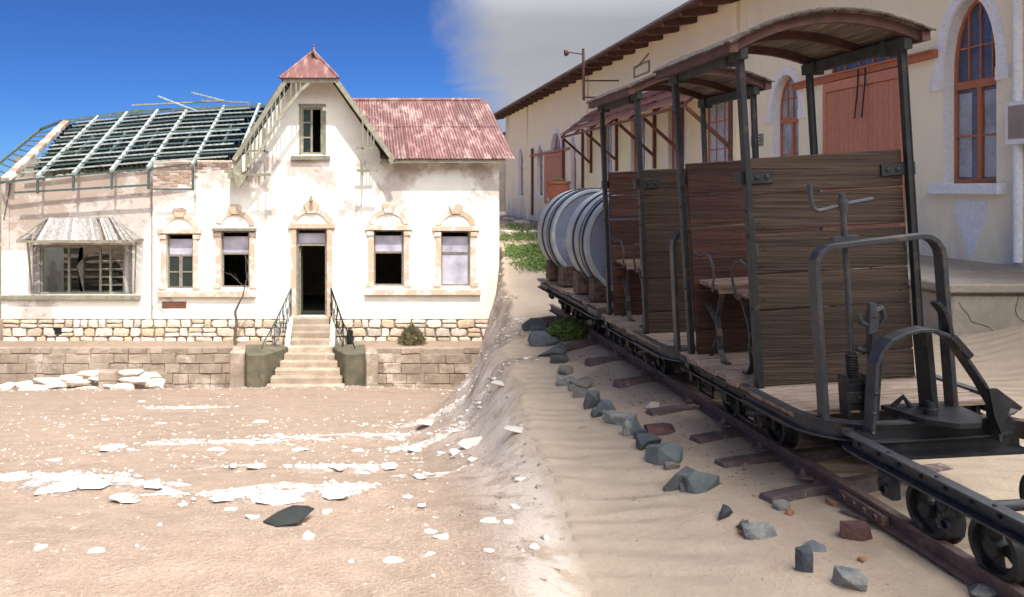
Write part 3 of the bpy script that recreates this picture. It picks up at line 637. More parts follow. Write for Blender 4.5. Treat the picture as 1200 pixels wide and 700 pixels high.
# inner screen wall with an arched opening, seen through the bay
scx0, scx1 = hx(81), hx(114); b = MB(); yy = FY + 1.4
b.prism([(scx0 - .1, z0 - .6), (scx0 - .1, z1 + .4), (scx1 + .9, z1 + .4), (scx1 + .9, z0 - .6), (scx1 + .25, z0 - .6)] + [(hx(96) + .78 * math.cos(R(a)) , z0 + .25 + .85 * math.sin(R(a))) for a in np.linspace(0, 150, 14)] + [(scx0 + .05, z0 - .6)], lambda u, v, d: (u, d, v), yy, yy + .12); b.build('arched_screen_wall', TRIMWHITE, hs_)
for k in range(5):
    b = MB(); b.b2((hx(44), FY + 2.0, z0 + .1 + k * .24), (hx(113), FY + 2.04, z0 + .17 + k * .24)); b.build('inner_slat', OLIVEWOOD, hs_)
# --- slatted awning over the bay
aw = MB(); yb, yt = FY - .88, FY - .02; zb, zt = hz(282, yb), hz(255, yt)
XB0, XB1, XT0, XT1 = hx(20, yb), hx(157, yb), hx(55, yt), hx(133, yt)
aw.bar((XB0, yb, zb - .03), (XB1, yb, zb - .03), .05, .07); aw.bar((XB0, yb, zb - .03), (XB0, FY, zb - .03), .05, .07); aw.bar((XB1, yb, zb - .03), (XB1, FY, zb - .03), .05, .07)
aw.bar((XB0, yb, zb), (XT0, yt, zt - .02), .06, .05); aw.bar((XB1, yb, zb), (XT1, yt, zt - .02), .06, .05); aw.bar((XT0, yt, zt - .02), (XT1, yt, zt - .02), .05, .06)
aw.bar((XB0 + .25, yb + .1, zb - .05), (hx(38), FY - .04, hz(343)), .05, .05); aw.bar((XB1 - .06, yb + .4, zb - .05), (hx(158), FY - .03, hz(343)), .04, .04)
for k in (.33, .66): aw.bar((XB0 + (XT0 - XB0) * k, yb + (yt - yb) * k, zb + (zt - zb) * k - .04), (XB1 + (XT1 - XB1) * k, yb + (yt - yb) * k, zb + (zt - zb) * k - .04), .04, .04)
awn = aw.build('awning', OLIVEWOOD, hs_)
NS = 22
for i in range(NS):
    u = (i + .5) / NS
    if i in (15, 16, 19): 
        if i != 16: continue
    p = Vector((XB0 + .55 + (XB1 - XB0 - .62) * u, yb - .02, zb)); q = Vector((XT0 + .1 + (XT1 - XT0 - .02) * u, yt, zt))
    bb = MB(); bb.bar(p, q, .125 if i != 16 else .06, .018); bb.build('slat', GREYWOOD, awn)
for sx, xb, xt in ((-1, XB0, XT0), (1, XB1, XT1)):
    for k in range(6):
        u = (k + .5) / 6; e = (xt - xb)
        bb = MB(); q = Vector((xt + (xb + (.55 if sx < 0 else -.1) - xt) * (1 - u) * .9, yt - (yt - yb) * (1 - u) * .95, zt + (zb - zt) * (1 - u) * .95 + .01))
        p = Vector((xb + e * .04, yb + (yt - yb) * u * .96, zb + .005)); bb.bar(p, q, .11, .015); bb.build('slat', GREYWOOD, awn)
# --- hanging gutter frame on the left wing
b = MB(); yg = FY - .42
def gpt(px, py): return (hx(px, yg), yg, hz(py, yg))
b.bar(gpt(2, 214), gpt(46, 209), .05, .06); b.bar(gpt(46, 209), gpt(176, 198), .05, .05); b.bar(gpt(176, 198), gpt(227, 192), .05, .05)
b.bar(gpt(17, 226), gpt(176, 217), .05, .06); b.bar(gpt(178, 222), gpt(227, 222), .05, .05)
for px, t0, t1 in ((44, 210, 227), (86, 205, 224), (131, 201, 222), (174, 198, 222), (226, 192, 223)):
    b.bar(gpt(px, t0), gpt(px, t1), .07, .06); b.bar((hx(px, yg), yg, hz(t0, yg)), (hx(px, yg), FY + .2, hz(t0, yg) + .03), .06, .06)
b.bar((hx(13), FY - .03, hz(216)), (hx(5), FY - .03, hz(258)), .03, .03)
b.build('eave_frame', GREENWOOD, hs_)
# --- left roof skeleton
RY = 27.1
def eL(x): return float(np.interp(x, [hx(10), hx(176), hx(277)], [hz(210), hz(197), hz(190)]))
def rL(x): return float(np.interp(x, [-10.5, -8.1, -3.6], [hz(142.5, RY), hz(131, RY), hz(122.5, RY)]))
rf = MB(); rf.bar((-10.5, RY, rL(-10.5)), (-8.1, RY, rL(-8.1)), .08, .10); rf.bar((-8.1, RY, rL(-8.1)), (-2.6, RY, rL(-3.6)), .08, .10); roof = rf.build('roof', GREENWOOD, hs_)
def roofpt(x, v, front=True, up=0.0):
    a, c = eL(x), rL(x); y = FY - .42 + (RY - FY + .42) * v if front else RY + (31.9 - RY) * (1 - v)
    return Vector((x, y, a + (c - a) * v + up))
for px in (45, 87, 131, 174, 226, 277):
    x = hx(px, 22.1); b = MB(); b.bar(roofpt(x, -.01), roofpt(x, 1.0), .08, .10); b.build('rafter', PALEGREEN, roof)
for px in (66, 109, 152, 200, 250):
    x = hx(px, 22.1); b = MB(); b.bar(roofpt(x, .30, up=-.05), roofpt(x, .62, up=-.05), .06, .08); b.build('rafter', GREENWOOD, roof)
for i in range(14):
    v = .04 + i * .071; b = MB(); j = rnd.uniform(-.02, .02)
    xa = -9.9 + .0 * v; xb = hx(300) - (.2 if i % 3 else .8)
    b.bar(roofpt(xa, v, up=.06), roofpt(-6.2, v + j, up=.06), .06, .045); b.bar(roofpt(-6.2, v + j, up=.06), roofpt(xb, v + j, up=.06), .06, .045)
    b.build('batten', PALEGREEN if i % 3 != 1 else GREENWOOD, roof)
# hip on the far left: pale masonry barge and twisted battens
n = 15
for i in range(n):
    v = (i + .5) / n; p = Vector((hx(8 + (78 - 8) * v, FY - .3 + (RY - FY + .3) * v), FY - .3 + (RY - FY + .3) * v, 0)); p.z = hz(209 + (143 - 209) * v, p.y)
    mk('barge_brick', block_mesh(.24, .42, .13, BRICKM if i % 3 else CHALK, .01, .01, i), T(*p) @ Euler((R(24), 0, rnd.uniform(-.1, .1))).to_matrix().to_4x4(), roof)
b = MB(); A = Vector((hx(-8, 23), 23, hz(197, 23))); B_ = Vector((hx(47, 28), 28, hz(152, 28))); C_ = Vector((hx(74, RY), RY, hz(141.5, RY)))
b.bar(A, B_, .07, .08); b.bar(B_, C_, .07, .08); b.bar((hx(2, 22.1), 22.1, hz(214, 22.1)), (hx(-14, 23), 23, hz(215, 23)), .07, .08)
for k in range(9):
    u = k / 9; p = A.lerp(B_, u); q = Vector((hx(8 + 70 * (u * .9 + .05), p.y), p.y, 0)); q.z = hz(209 - 66 * (u * .9 + .05), q.y); b.bar(p, q, .05, .05)
b.build('hip_batten', GREENWOOD, roof)
# rear slope: boards
nb = 64; xs0, xs1 = -14.0, hx(340)
for i in range(nb):
    x = xs0 + (xs1 - xs0) * (i + .5) / nb; wd = (xs1 - xs0) / nb - .012
    if i == 63: continue
    vm = .985 if x > -10.5 else .985 - (-10.5 - x) / 3.6
    if vm < .05: continue
    b = MB(); b.bar(roofpt(x, 0, False, -.08), roofpt(x, vm, False, -.08), wd, .02); b.build('rear_board', DARKGREEN, roof)
for i in range(7):
    v = .12 + i * .135; b = MB(); b.bar(roofpt(-10.4 - 3.5 * (1 - v), v, False, -.16), roofpt(-6.2, v, False, -.16), .09, .10); b.bar(roofpt(-6.2, v, False, -.16), roofpt(xs1, v, False, -.16), .09, .10); b.build('purlin', GREENWOOD, roof)
for i in range(10):                         # pale lining boards left under the ridge
    x = hx(40) + i * .52
    if i in (9,): continue
    b = MB(); b.bar(roofpt(x, .50, up=-.30), roofpt(x + .46, .50, up=-.30), .30, .02); b.build('lining_board', GREYWOOD, roof)
for i in range(16):                          # studs of the attic wall
    x = -13.6 + i * .62; b = MB(); b.b2((x, 30.5, 1.3), (x + .08, 30.59, 2.95)); b.build('attic_stud', OLIVEWOOD, roof)
for x0_, x1_, z0_, dz, yy_ in ((155, 262, 5.02, .18, 27.2), (185, 230, 5.3, -.5, 26.8), (224, 262, 5.45, -.28, 27.0), (236, 292, 5.22, -.06, 27.5)):
    b = MB(); b.bar((hx(x0_, yy_), yy_, z0_ - .35), (hx(x1_, yy_), yy_ + .1, z0_ + dz - .35), .12, .05); b.build('loose_board', PALEGREEN if x0_ in (185, 224) else OLIVEWOOD, roof)
VY = 21.86
def vp(px, py, Y=VY): return Vector((hx(px, Y), Y, hz(py, Y)))
slope = (vp(393, 93).z - vp(461, 188).z) / (vp(461, 188).x - vp(393, 93).x)
# --- right roof: corrugated sheets
EY, EZ, RZ = 21.98, hz(186.5, 21.98), hz(119, RY)
rr_ = MB(); rr_.bar((-.9, RY, RZ - .05), (4.15, RY, RZ - .05), .1, .1); rr_.bar((.55, EY + .08, EZ - .05), (4.1, EY + .08, EZ - .05), .05, .12)
ro2 = rr_.build('iron_roof', FRAMEOLD, hs_)
def corr(xa, xb, p0, p1, amp=.018, pitch=.085, th=.006):
    n = max(4, int((xb - xa) / pitch) * 4); up = Vector((0, -(p1[1] - p0[1]), p1[0] - p0[0])).normalized(); v = []; f = []
    for i in range(n + 1):
        x = xa + (xb - xa) * i / n; o = amp * math.sin(2 * math.pi * i / 4 + .01)
        for q in (p0, p1):
            for s_ in (0, -th): v.append((x, q[0] + up.y * (o + s_), q[1] + up.z * (o + s_)))
    for i in range(n):
        a = i * 4; c = a + 4; f += [(a, a + 2, c + 2, c), (a + 1, c + 1, c + 3, a + 3), (a, c, c + 1, a + 1), (a + 2, a + 3, c + 3, c + 2)]
    f += [(0, 1, 3, 2), (n * 4, n * 4 + 2, n * 4 + 3, n * 4 + 1)]; return v, f
def sheet_col(xa, xb, k, name='sheet', parent=None):
    cut = (vp(393, 93).z - slope * (max(xa - .1, -1.3) - vp(393, 93).x) - EZ) / (RZ - EZ) - .25     # the gable roof cuts the first courses
    for r_, (v0, v1) in enumerate(((0, .52), (.49, 1.0))):
        v0 = max(v0, cut, .18 if xa < .5 else 0)
        if v0 > v1 - .04: continue
        y0, y1 = EY + (RY - EY) * v0, EY + (RY - EY) * v1; z0, z1 = EZ + (RZ - EZ) * v0, EZ + (RZ - EZ) * v1; lift = .02 * r_ + .006 * (k % 2) + .01
        v, f = corr(xa - .02, xb + .02, (y0, z0 + lift), (y1, z1 + lift)); b = MB(); b.add(v, f); b.build(name, REDROOF, parent, smooth=True, sa=80)
xs = -1.65; k = 0
while xs < 3.85: sheet_col(xs, xs + .60, k, parent=ro2); xs += .60; k += 1
b = MB(); b.add(*corr(.50, .78, (EY, EZ + .012), (EY + (RY - EY) * .3, EZ + (RZ - EZ) * .3 + .012))); b.build('sheet', REDROOF, ro2, smooth=True, sa=80)
for k in range(8):
    x0_, x1_ = -1.4 + k * .66, -1.4 + k * .66 + .66; b = MB(); b.add(*corr(x0_, x1_, (RY, RZ), (31.9, 2.5))); b.build('sheet', REDROOF, ro2, smooth=True, sa=80)
b = MB(); b.tube([(-1.0, RY, RZ + .05), (4.15, RY, RZ + .05)], .07, 8); b.build('ridge_cap', REDROOF, ro2, smooth=True)
b = MB(); b.b2((.5, EY + .12, EZ - .10), (4.1, FY + .01, EZ - .07)); b.build('eave_soffit', OLIVEWOOD, hs_)
b = MB(); b.prism([(EY + .2, EZ - .06), (RY, RZ - .08), (31.8, 2.45), (31.8, 2.3), (EY + .2, EZ - .12)], lambda u, v, d: (d, u, v), XR - .3, XR - .002); b.build('gable_wall', STUCCO, hs_)
# --- the front gable: verges, trussed barge, half hip
VY = 21.86
def vp(px, py, Y=VY): return Vector((hx(px, Y), Y, hz(py, Y)))
vg = MB(); vg.bar(vp(336, 93), vp(274, 188), .06, .13, (0, 0, 1)); barge = vg.build('barge_board', OLIVEWOOD, hs_)
b = MB(); b.bar(vp(393, 93), vp(461, 188), .06, .13); b.bar(vp(457, 186), vp(459, 192), .07, .1); b.build('barge_board', OLIVEWOOD, hs_)
b = MB(); b.bar(vp(332, 94), vp(396, 94), .07, .15); b.build('barge_board', OLIVEWOOD, hs_)
cp = [(363, 97), (352, 106), (343, 118), (332, 132), (322, 148), (312, 165), (302, 181), (290, 196)]
b = MB()
for a, c in zip(cp, cp[1:]): b.bar(vp(*a), vp(*c), .05, .09)
b.build('curved_brace', OLIVEWOOD, hs_)
for px in (341, 347, 352):
    b = MB(); b.bar(vp(px, 97), vp(px, 97 + (352 - px) * 1.7 + 8), .035, .035); b.build('baluster', OLIVEWOOD, hs_)
for i in range(11):
    px = 283 + i * 5; top = 188 - (px - 274) * 95 / 62; bot = float(np.interp(px, [q[0] for q in reversed(cp)], [q[1] for q in reversed(cp)])) if px > 290 else 200
    b = MB(); b.bar(vp(px, top), vp(px, bot), .03, .03); b.build('baluster', OLIVEWOOD, hs_)
b = MB(); b.bar(vp(290, 177), vp(313, 177), .04, .05); b.bar(vp(290, 205), vp(317, 205), .05, .07); b.bar(vp(310, 150), vp(310, 210), .04, .05); b.bar((hx(300, VY), VY, hz(205, VY)), (hx(300, VY), FY, hz(205, VY)), .06, .06)
b.bar((hx(310, VY), VY, hz(177, VY)), (hx(310, VY), FY, hz(177, VY)), .05, .05); b.build('bracket', OLIVEWOOD, hs_)
b = MB(); b.bar(vp(417, 174), vp(438, 174), .04, .05); b.bar(vp(418, 200), vp(442, 200), .05, .07); b.bar(vp(425, 140), vp(425, 207), .04, .05); b.bar((hx(425, VY), VY, hz(200, VY)), (hx(425, VY), FY, hz(200, VY)), .06, .06)
for px in (431, 435, 438): b.bar(vp(px, 150 + (px - 431) * 1.3), vp(px, 174), .03, .03)
b.build('bracket', OLIVEWOOD, hs_)
# left foot of the barge: splintered boxed eave
b = MB(); b.prism([(272, 188), (291, 178), (292, 196), (288, 208), (281, 220), (276, 217), (273, 204)], lambda u, v, d: (hx(u, VY), d, hz(v, VY)), VY + .05, VY + .12); b.build('eave_box', OLIVEWOOD, hs_)
b = MB(); b.prism([(283, 184), (288, 180), (289, 200), (284, 202)], lambda u, v, d: (hx(u, VY), d, hz(v, VY)), VY + .0, VY + .045); b.build('eave_box', TRIMWHITE, hs_)
b = MB(); b.bar((hx(276, VY), VY + .1, hz(203, VY)), (hx(276, VY), FY + .1, hz(203, VY)), .5, .3); b.build('eave_box', OLIVEWOOD, hs_)
# gable roof slopes
AX = (vp(336, 93).x + vp(393, 93).x) / 2; slope = (vp(393, 93).z - vp(461, 188).z) / (vp(461, 188).x - vp(393, 93).x); hipz = vp(393, 93).z; hw = (vp(393, 93).x - vp(336, 93).x) / 2
apex = hipz + slope * hw
def gslope(sgn, y0, y1, zlo, name, mat, th=.05, parent=hs_):
    xt, xb = AX, AX + sgn * (hw + (hipz - zlo) / slope); b = MB()
    vs = [(xt, y0, apex), (xt, y1, apex), (xb, y1, zlo), (xb, y0, zlo)]; off = Vector((-sgn * .8, 0, -.6)) * th
    b.add(vs + [tuple(Vector(v) + off) for v in vs], [(0, 1, 2, 3), (7, 6, 5, 4), (0, 4, 5, 1), (1, 5, 6, 2), (2, 6, 7, 3), (3, 7, 4, 0)]); return b.build(name, mat, parent)
zl_ = vp(461, 188).z
gslope(1, 22.5, 29.5, 2.78, 'gable_roof_slope', REDROOF)
b = MB(); rt = Vector((vp(393, 93).x, VY + .03, hipz)); rb = Vector((vp(461, 188).x, VY + .03, zl_)); o = Vector((0, .93, 0)); dn = Vector((-.04, 0, -.04))
b.add([rt, rt + o, rb + o, rb, rt + dn, rt + o + dn, rb + o + dn, rb + dn], [(0, 1, 2, 3), (7, 6, 5, 4), (0, 4, 5, 1), (1, 5, 6, 2), (2, 6, 7, 3), (3, 7, 4, 0)]); b.build('verge_soffit', OLIVEWOOD, hs_)
gslope(-1, 22.75, 29.5, 3.0, 'gable_roof_slope', DARKGREEN)
for i in range(13):                           # open rafters of the left verge, throwing stripes on the wall
    v = (i + .5) / 13; p = vp(336, 93).lerp(vp(274, 188), v); b = MB(); b.bar(p + Vector((0, .03, 0)), (p.x, FY + .3, p.z - .01), .05, .04); b.build('verge_batten', OLIVEWOOD, hs_)
b = MB(); e0, e1, e2, e3 = Vector((vp(333, 93).x - .12, VY - .1, hipz + .03)), Vector((vp(396, 93).x + .02, VY - .1, hipz + .03)), Vector((AX, 22.9, hz(60, 22.9))), None
bl, br = Vector((e0.x, 24.4, hipz)), Vector((e1.x, 24.4, hipz)); bk = Vector((AX, 24.4, e2.z - .05))
b.add([e0, e1, e2, bl, br, bk], [(0, 1, 2), (1, 4, 5, 2), (0, 2, 5, 3), (3, 5, 4), (0, 3, 4, 1)]); b.build('half_hip_roof', REDROOF, hs_)
for a_, c_ in ((e0, e2), (e1, e2)):
    b = MB(); b.tube([a_, c_], .04, 6); b.build('hip_cap', REDROOF, hs_, smooth=True)
b = MB(); b.lathe([(0, .06), (.06, .05), (.12, .02), (.16, .03), (.2, .004)], e2, (0, 0, 1), 8); b.build('finial', REDROOF, hs_)
b = MB(); b.prism([(314, 118), (330, 96), (336, 96), (322, 122)], lambda u, v, d: (hx(u, 23), d, hz(v, 23)), 23.0, 23.5); b.build('roof_remnant', GREENWOOD, hs_)

# ================================================================== terrace wall and stair
TY = 21.3
tw = thing('terrace_wall', 'low weathered block retaining wall along the foot of the white house', 'retaining wall', (-3, TY, -4.0))
b = MB(); b.b2((XL - .6, TY + .03, -4.4), (hx(286, TY), TY + .32, -2.73)); b.b2((hx(430, TY), TY + .03, -4.4), (3.9, TY + .32, -2.73)); core = b.build('wall_core', MORTAR, tw)
bmeshes = {}
def wall_blocks(x0, x1, seed):
    rr = random.Random(seed); z = -2.70
    for r_ in range(5):
        h = (.17, .26, .28, .28, .30)[r_]; x = x0 - rr.uniform(0, .3) * (r_ % 2)
        while x < x1 - .05:
            wd = rr.choice((.42, .55, .62, .5, .7)); a = max(x, x0); c = min(x + wd, x1)
            if c - a > .06 and not (r_ == 0 and rr.random() < .25):
                key = (round(c - a, 1), r_); 
                if key not in bmeshes: bmeshes[key] = block_mesh(1, .16, h - .014, BLOCKM, .012, .012, r_ + int(key[0] * 10))
                mk('block', bmeshes[key], T((a + c) / 2, TY + .065 + rr.uniform(-.03, .02), z - h / 2 + rr.uniform(-.012, .012)) @ Euler((0, rr.uniform(-.02, .02), rr.uniform(-.02, .02))).to_matrix().to_4x4() @ Matrix.Diagonal((c - a - .014, 1, rr.uniform(.94, 1.04), 1)), core)
            x += wd
        z -= h
wall_blocks(XL - .6, hx(286, TY), 3); wall_blocks(hx(431, TY), 3.85, 8)
st = thing('entrance_stair', 'flared concrete stair climbing to the open doorway', 'stair', (-1.55, 20.2, -3.6))
NST = 10
for i in range(NST):
    z1_ = -2.05 - i * .152; y0_ = 22.49 - i * .25; px0 = float(np.interp(i, [0, 3, 4, 9.5], [343, 341, 338, 309])); px1 = float(np.interp(i, [0, 3, 4, 9.5], [386, 388, 390, 405]))
    k = 22.4 / 900
    y1_ = y0_ - (.252 if i else .15)
    xa = (px0 - 425) * y1_ / 900; xb = (px1 - 425) * y1_ / 900
    mk('step', block_mesh(xb - xa, y0_ - y1_ + .04, 1.2, STEPM, .02, .008, i), T((xa + xb) / 2, (y0_ + .04 + y1_) / 2, z1_ - .6), st)
def wing(pts, name='wing_wall'):
    b = MB(); b.prism(pts, lambda u, v, d: (u, v, d), -4.3, -2.66); b.build(name, OLIVE, st, bevel=.03)
sx0 = lambda px, Y: (px - 425) * Y / 900
wing([(sx0(338, 21.5), 21.6), (sx0(341, 21.5), 21.45), (sx0(330, 20.9), 20.95), (sx0(309, 20.2), 20.25), (sx0(288, 20.2), 20.3), (sx0(286, 20.4), 20.6), (sx0(286, 21.3), 21.6)])
wing([(sx0(389, 21.5), 21.6), (sx0(388, 21.5), 21.45), (sx0(394, 20.9), 20.95), (sx0(404, 20.2), 20.35), (sx0(424, 20.2), 20.4), (sx0(428, 20.5), 20.6), (sx0(428, 21.3), 21.6)])
b = MB(); b.b2((sx0(286, 20.6) - .42, 20.75, -4.3), (sx0(286, 20.6) - .01, 21.3, -2.7)); b.build('buttress', BLOCKM, st, bevel=.03)
b = MB(); b.b2((sx0(428, 20.6) + .01, 20.75, -4.3), (sx0(428, 20.6) + .34, 21.3, -2.72)); b.build('buttress', BLOCKM, st, bevel=.03)
for xs_, sg in ((343, -1), (386, 1)):        # pale sloping stringers beside the upper flight
    b = MB(); x = sx0(xs_, 22); b.prism([(22.49, -1.99), (22.49, -3.0), (21.3, -3.2), (21.3, -2.68)], lambda u, v, d: (d, u, v), x + sg * .02, x + sg * .17); b.build('stringer', TRIMWHITE, st, bevel=.015)
for sg, xt, xb in ((-1, sx0(341, 22.4), sx0(322, 21.3)), (1, sx0(388, 22.4), sx0(402, 21.3))):
    b = MB(); P0, P1 = Vector((xt, 22.42, -1.2)), Vector((xb, 21.3, -2.0)); p0, p1 = Vector((xt, 22.42, -2.0)), Vector((xb, 21.3, -2.7))
    b.tube([P0, P1], .022, 6); b.tube([P0, p0], .02, 6); b.tube([P1, p1], .02, 6); b.tube([P0.lerp(P1, .5), p0.lerp(p1, .5)], .016, 6)
    b.tube([P1, P1 + Vector((sg * .25, -.25, -.45)), p1 + Vector((sg * .35, -.3, 0))], .018, 6)
    for k in range(5):
        u = k / 5; q0 = P0.lerp(P1, u); q1 = p0.lerp(p1, u + .2); b.tube([q0, q0.lerp(q1, .33) + Vector((sg * .04, 0, .03)), q0.lerp(q1, .66) - Vector((sg * .04, 0, .03)), q1], .012, 5)
        q0 = p0.lerp(P0, .3).lerp(p1.lerp(P1, .3), u); b.lathe([(-.008, .07), (.008, .07), (.008, .085), (-.008, .085)], q0 + Vector((0, -.1, .1)), (1, .3, 0), 10, closed=True)
    b.build('handrail', IRON if sg > 0 else GREENWOOD, st, smooth=True)
# pipe stump, bush, sapling
g0 = thing('pipe_stump', 'short black pipe stump standing on the terrace right of the stair', 'pipe', (sx0(410, 21.9), 21.9, -2.72))
b = MB(); b.lathe([(0, .09), (.42, .09), (.42, .07), (.3, .07)], (sx0(410, 21.9), 21.9, -2.75), (0, 0, 1), 14); b.build('pipe_body', STRIPPL, g0, smooth=True)
def tuft(name, label, cat, loc, rad, h, n, mat, leaf=.03, stems=12, group=None, seed=1, spiky=False):
    r = random.Random(seed); o = thing(name, label, cat, loc, group); L = Vector(loc); b = MB(); s = MB()
    for k in range(stems):
        a = r.uniform(0, 6.28); e = L + Vector((math.cos(a) * rad * r.uniform(.3, .9), math.sin(a) * rad * r.uniform(.3, .9), h * r.uniform(.5, 1))); s.tube([L - Vector((0, 0, .03)), L.lerp(e, .5) + Vector((0, 0, .1 * h)), e], [.008, .006, .003], 4)
    for k in range(n):
        a = r.uniform(0, 6.28); q = math.sqrt(r.random()); zz = r.random() ** .8; p = L + Vector((math.cos(a) * rad * q * (1.05 - .5 * zz), math.sin(a) * rad * q * (1.05 - .5 * zz), h * zz * (1 - .45 * q)))
        d = Vector((r.gauss(0, 1) * (.5 if spiky else 1), r.gauss(0, 1) * (.5 if spiky else 1), r.uniform(.2, 1.4))).normalized(); x = d.orthogonal().normalized() * leaf * r.uniform(.25, .5); e = p + d * leaf * r.uniform(.9, 2)
        b.add([p - x, p + x, e + x * .3, e - x * .3], [(0, 1, 2, 3)])
    s.build('stem', TWIG, o); b.build('foliage', mat, o, kind='stuff'); return o
tuft('bush', 'dry olive bush growing against the stone plinth right of the stair', 'bush', (sx0(483, 22.1), 22.1, -2.76), .42, .58, 1500, DRYLEAF, .06, 20, seed=3, spiky=True)
tuft('bush', 'dark scrubby bush at the right end of the terrace wall', 'bush', (sx0(592, 21.5), 21.2, -2.75), .3, .42, 800, DRYLEAF, .05, 12, seed=4)
def branch(b, p, d, L, r, depth, rr):
    pts = [p]; q = p.copy(); dd = d.copy()
    for k in range(4):
        dd = (dd + Vector((rr.gauss(0, .13), rr.gauss(0, .1), rr.gauss(.03, .08)))).normalized(); q = q + dd * L / 4; pts.append(q.copy())
        if depth and k > 0 and rr.random() < .7: branch(b, q.copy(), (dd + Vector((rr.gauss(0, .6), rr.gauss(0, .3), rr.uniform(-.1, .4)))).normalized(), L * .5, r * .5, depth - 1, rr)
    b.tube(pts, [r * (1 - .16 * k) for k in range(5)], 6)
tr = thing('dead_sapling', 'leafless twisted sapling leaning right in front of the second window', 'tree', (sx0(279, 21.9), 21.9, -2.75))
b = MB(); P = [Vector((sx0(a, 21.9), 21.9 + i * .02, hz(c, 21.9))) for i, (a, c) in enumerate(((276, 411), (275, 395), (277, 380), (275, 366), (279, 357)))]; b.tube(P, [.05, .045, .04, .036, .03], 7); b.build('trunk', TWIG, tr)
rr = random.Random(5); b = MB(); branch(b, P[4], Vector((.62, 0, .78)), 1.05, .026, 2, rr); branch(b, P[4] + Vector((.2, 0, .3)), Vector((.25, .1, .9)), .4, .012, 1, rr); branch(b, P[1], Vector((.3, 0, .9)), .35, .012, 1, rr); b.build('branch', TWIG, tr)
# rubble of pale slabs heaped against the terrace wall
ORD = ['first', 'second', 'third', 'fourth', 'fifth', 'sixth', 'seventh', 'eighth', 'ninth', 'tenth', 'eleventh', 'twelfth', 'thirteenth', 'fourteenth', 'fifteenth', 'sixteenth', 'seventeenth', 'eighteenth', 'nineteenth', 'twentieth']
rr = random.Random(11)
RUB = [(14, 462, 34, 9), (40, 456, 36, 8), (66, 452, 30, 8), (92, 449, 34, 9), (30, 450, 26, 7), (58, 446, 34, 7), (84, 442, 30, 7), (108, 437, 34, 7), (150, 437, 40, 8), (176, 441, 30, 10), (160, 446, 44, 8), (100, 456, 40, 7), (140, 453, 36, 8), (182, 449, 22, 13), (120, 444, 30, 6), (8, 453, 20, 7), (70, 459, 26, 5)]
for i, (px, py, w_, h_) in enumerate(RUB):
    Y = 20.75 - (py - 440) * .035; x = (px - 425) * Y / 900; z = 1.7 - (py - 222) * Y / 900; zg = tz(x, Y)
    o = mk('rubble_slab', rockdata(i % 7, CHALK, True), S(x, Y, z, w_ * Y / 900, .5, max(.10, h_ * Y / 900 * .8), rr.uniform(-.1, .1), rr.uniform(-.1, .1), rr.uniform(-.08, .08)))
    tag(o, 'pale flat slab in the rubble heap, %s from its left end' % ORD[sorted(q[0] for q in RUB).index(px)], 'rubble', 'pale slabs heaped against the terrace wall')
for i, (px, py, lab) in enumerate(((127, 440, 'squared grey block lying on top of the pale rubble heap'), (127, 451, 'squared grey block at the front of the pale rubble heap'))):
    Y = 20.35; o = mk('stone_block', block_mesh(.44, .3, .24, BLOCKM, .02, .01, i), T((px - 425) * Y / 900, Y, 1.7 - (py - 222) * Y / 900)); tag(o, lab, 'stone block')
# rubble core so the slabs rest on something
b = MB(); b.prism([(XL - .3, -4.3), (sx0(190, 20.9), -4.3), (sx0(188, 20.9), -3.75), (sx0(150, 20.9), -3.55), (sx0(95, 20.9), -3.58), (sx0(40, 20.9), -3.8), (XL - .3, -3.9)], lambda u, v, d: (u, d, v), 20.55, 21.28)
tag(b.build('rubble_heap', CHALK), 'long low heap of pale crushed stone against the left terrace wall', 'rubble')

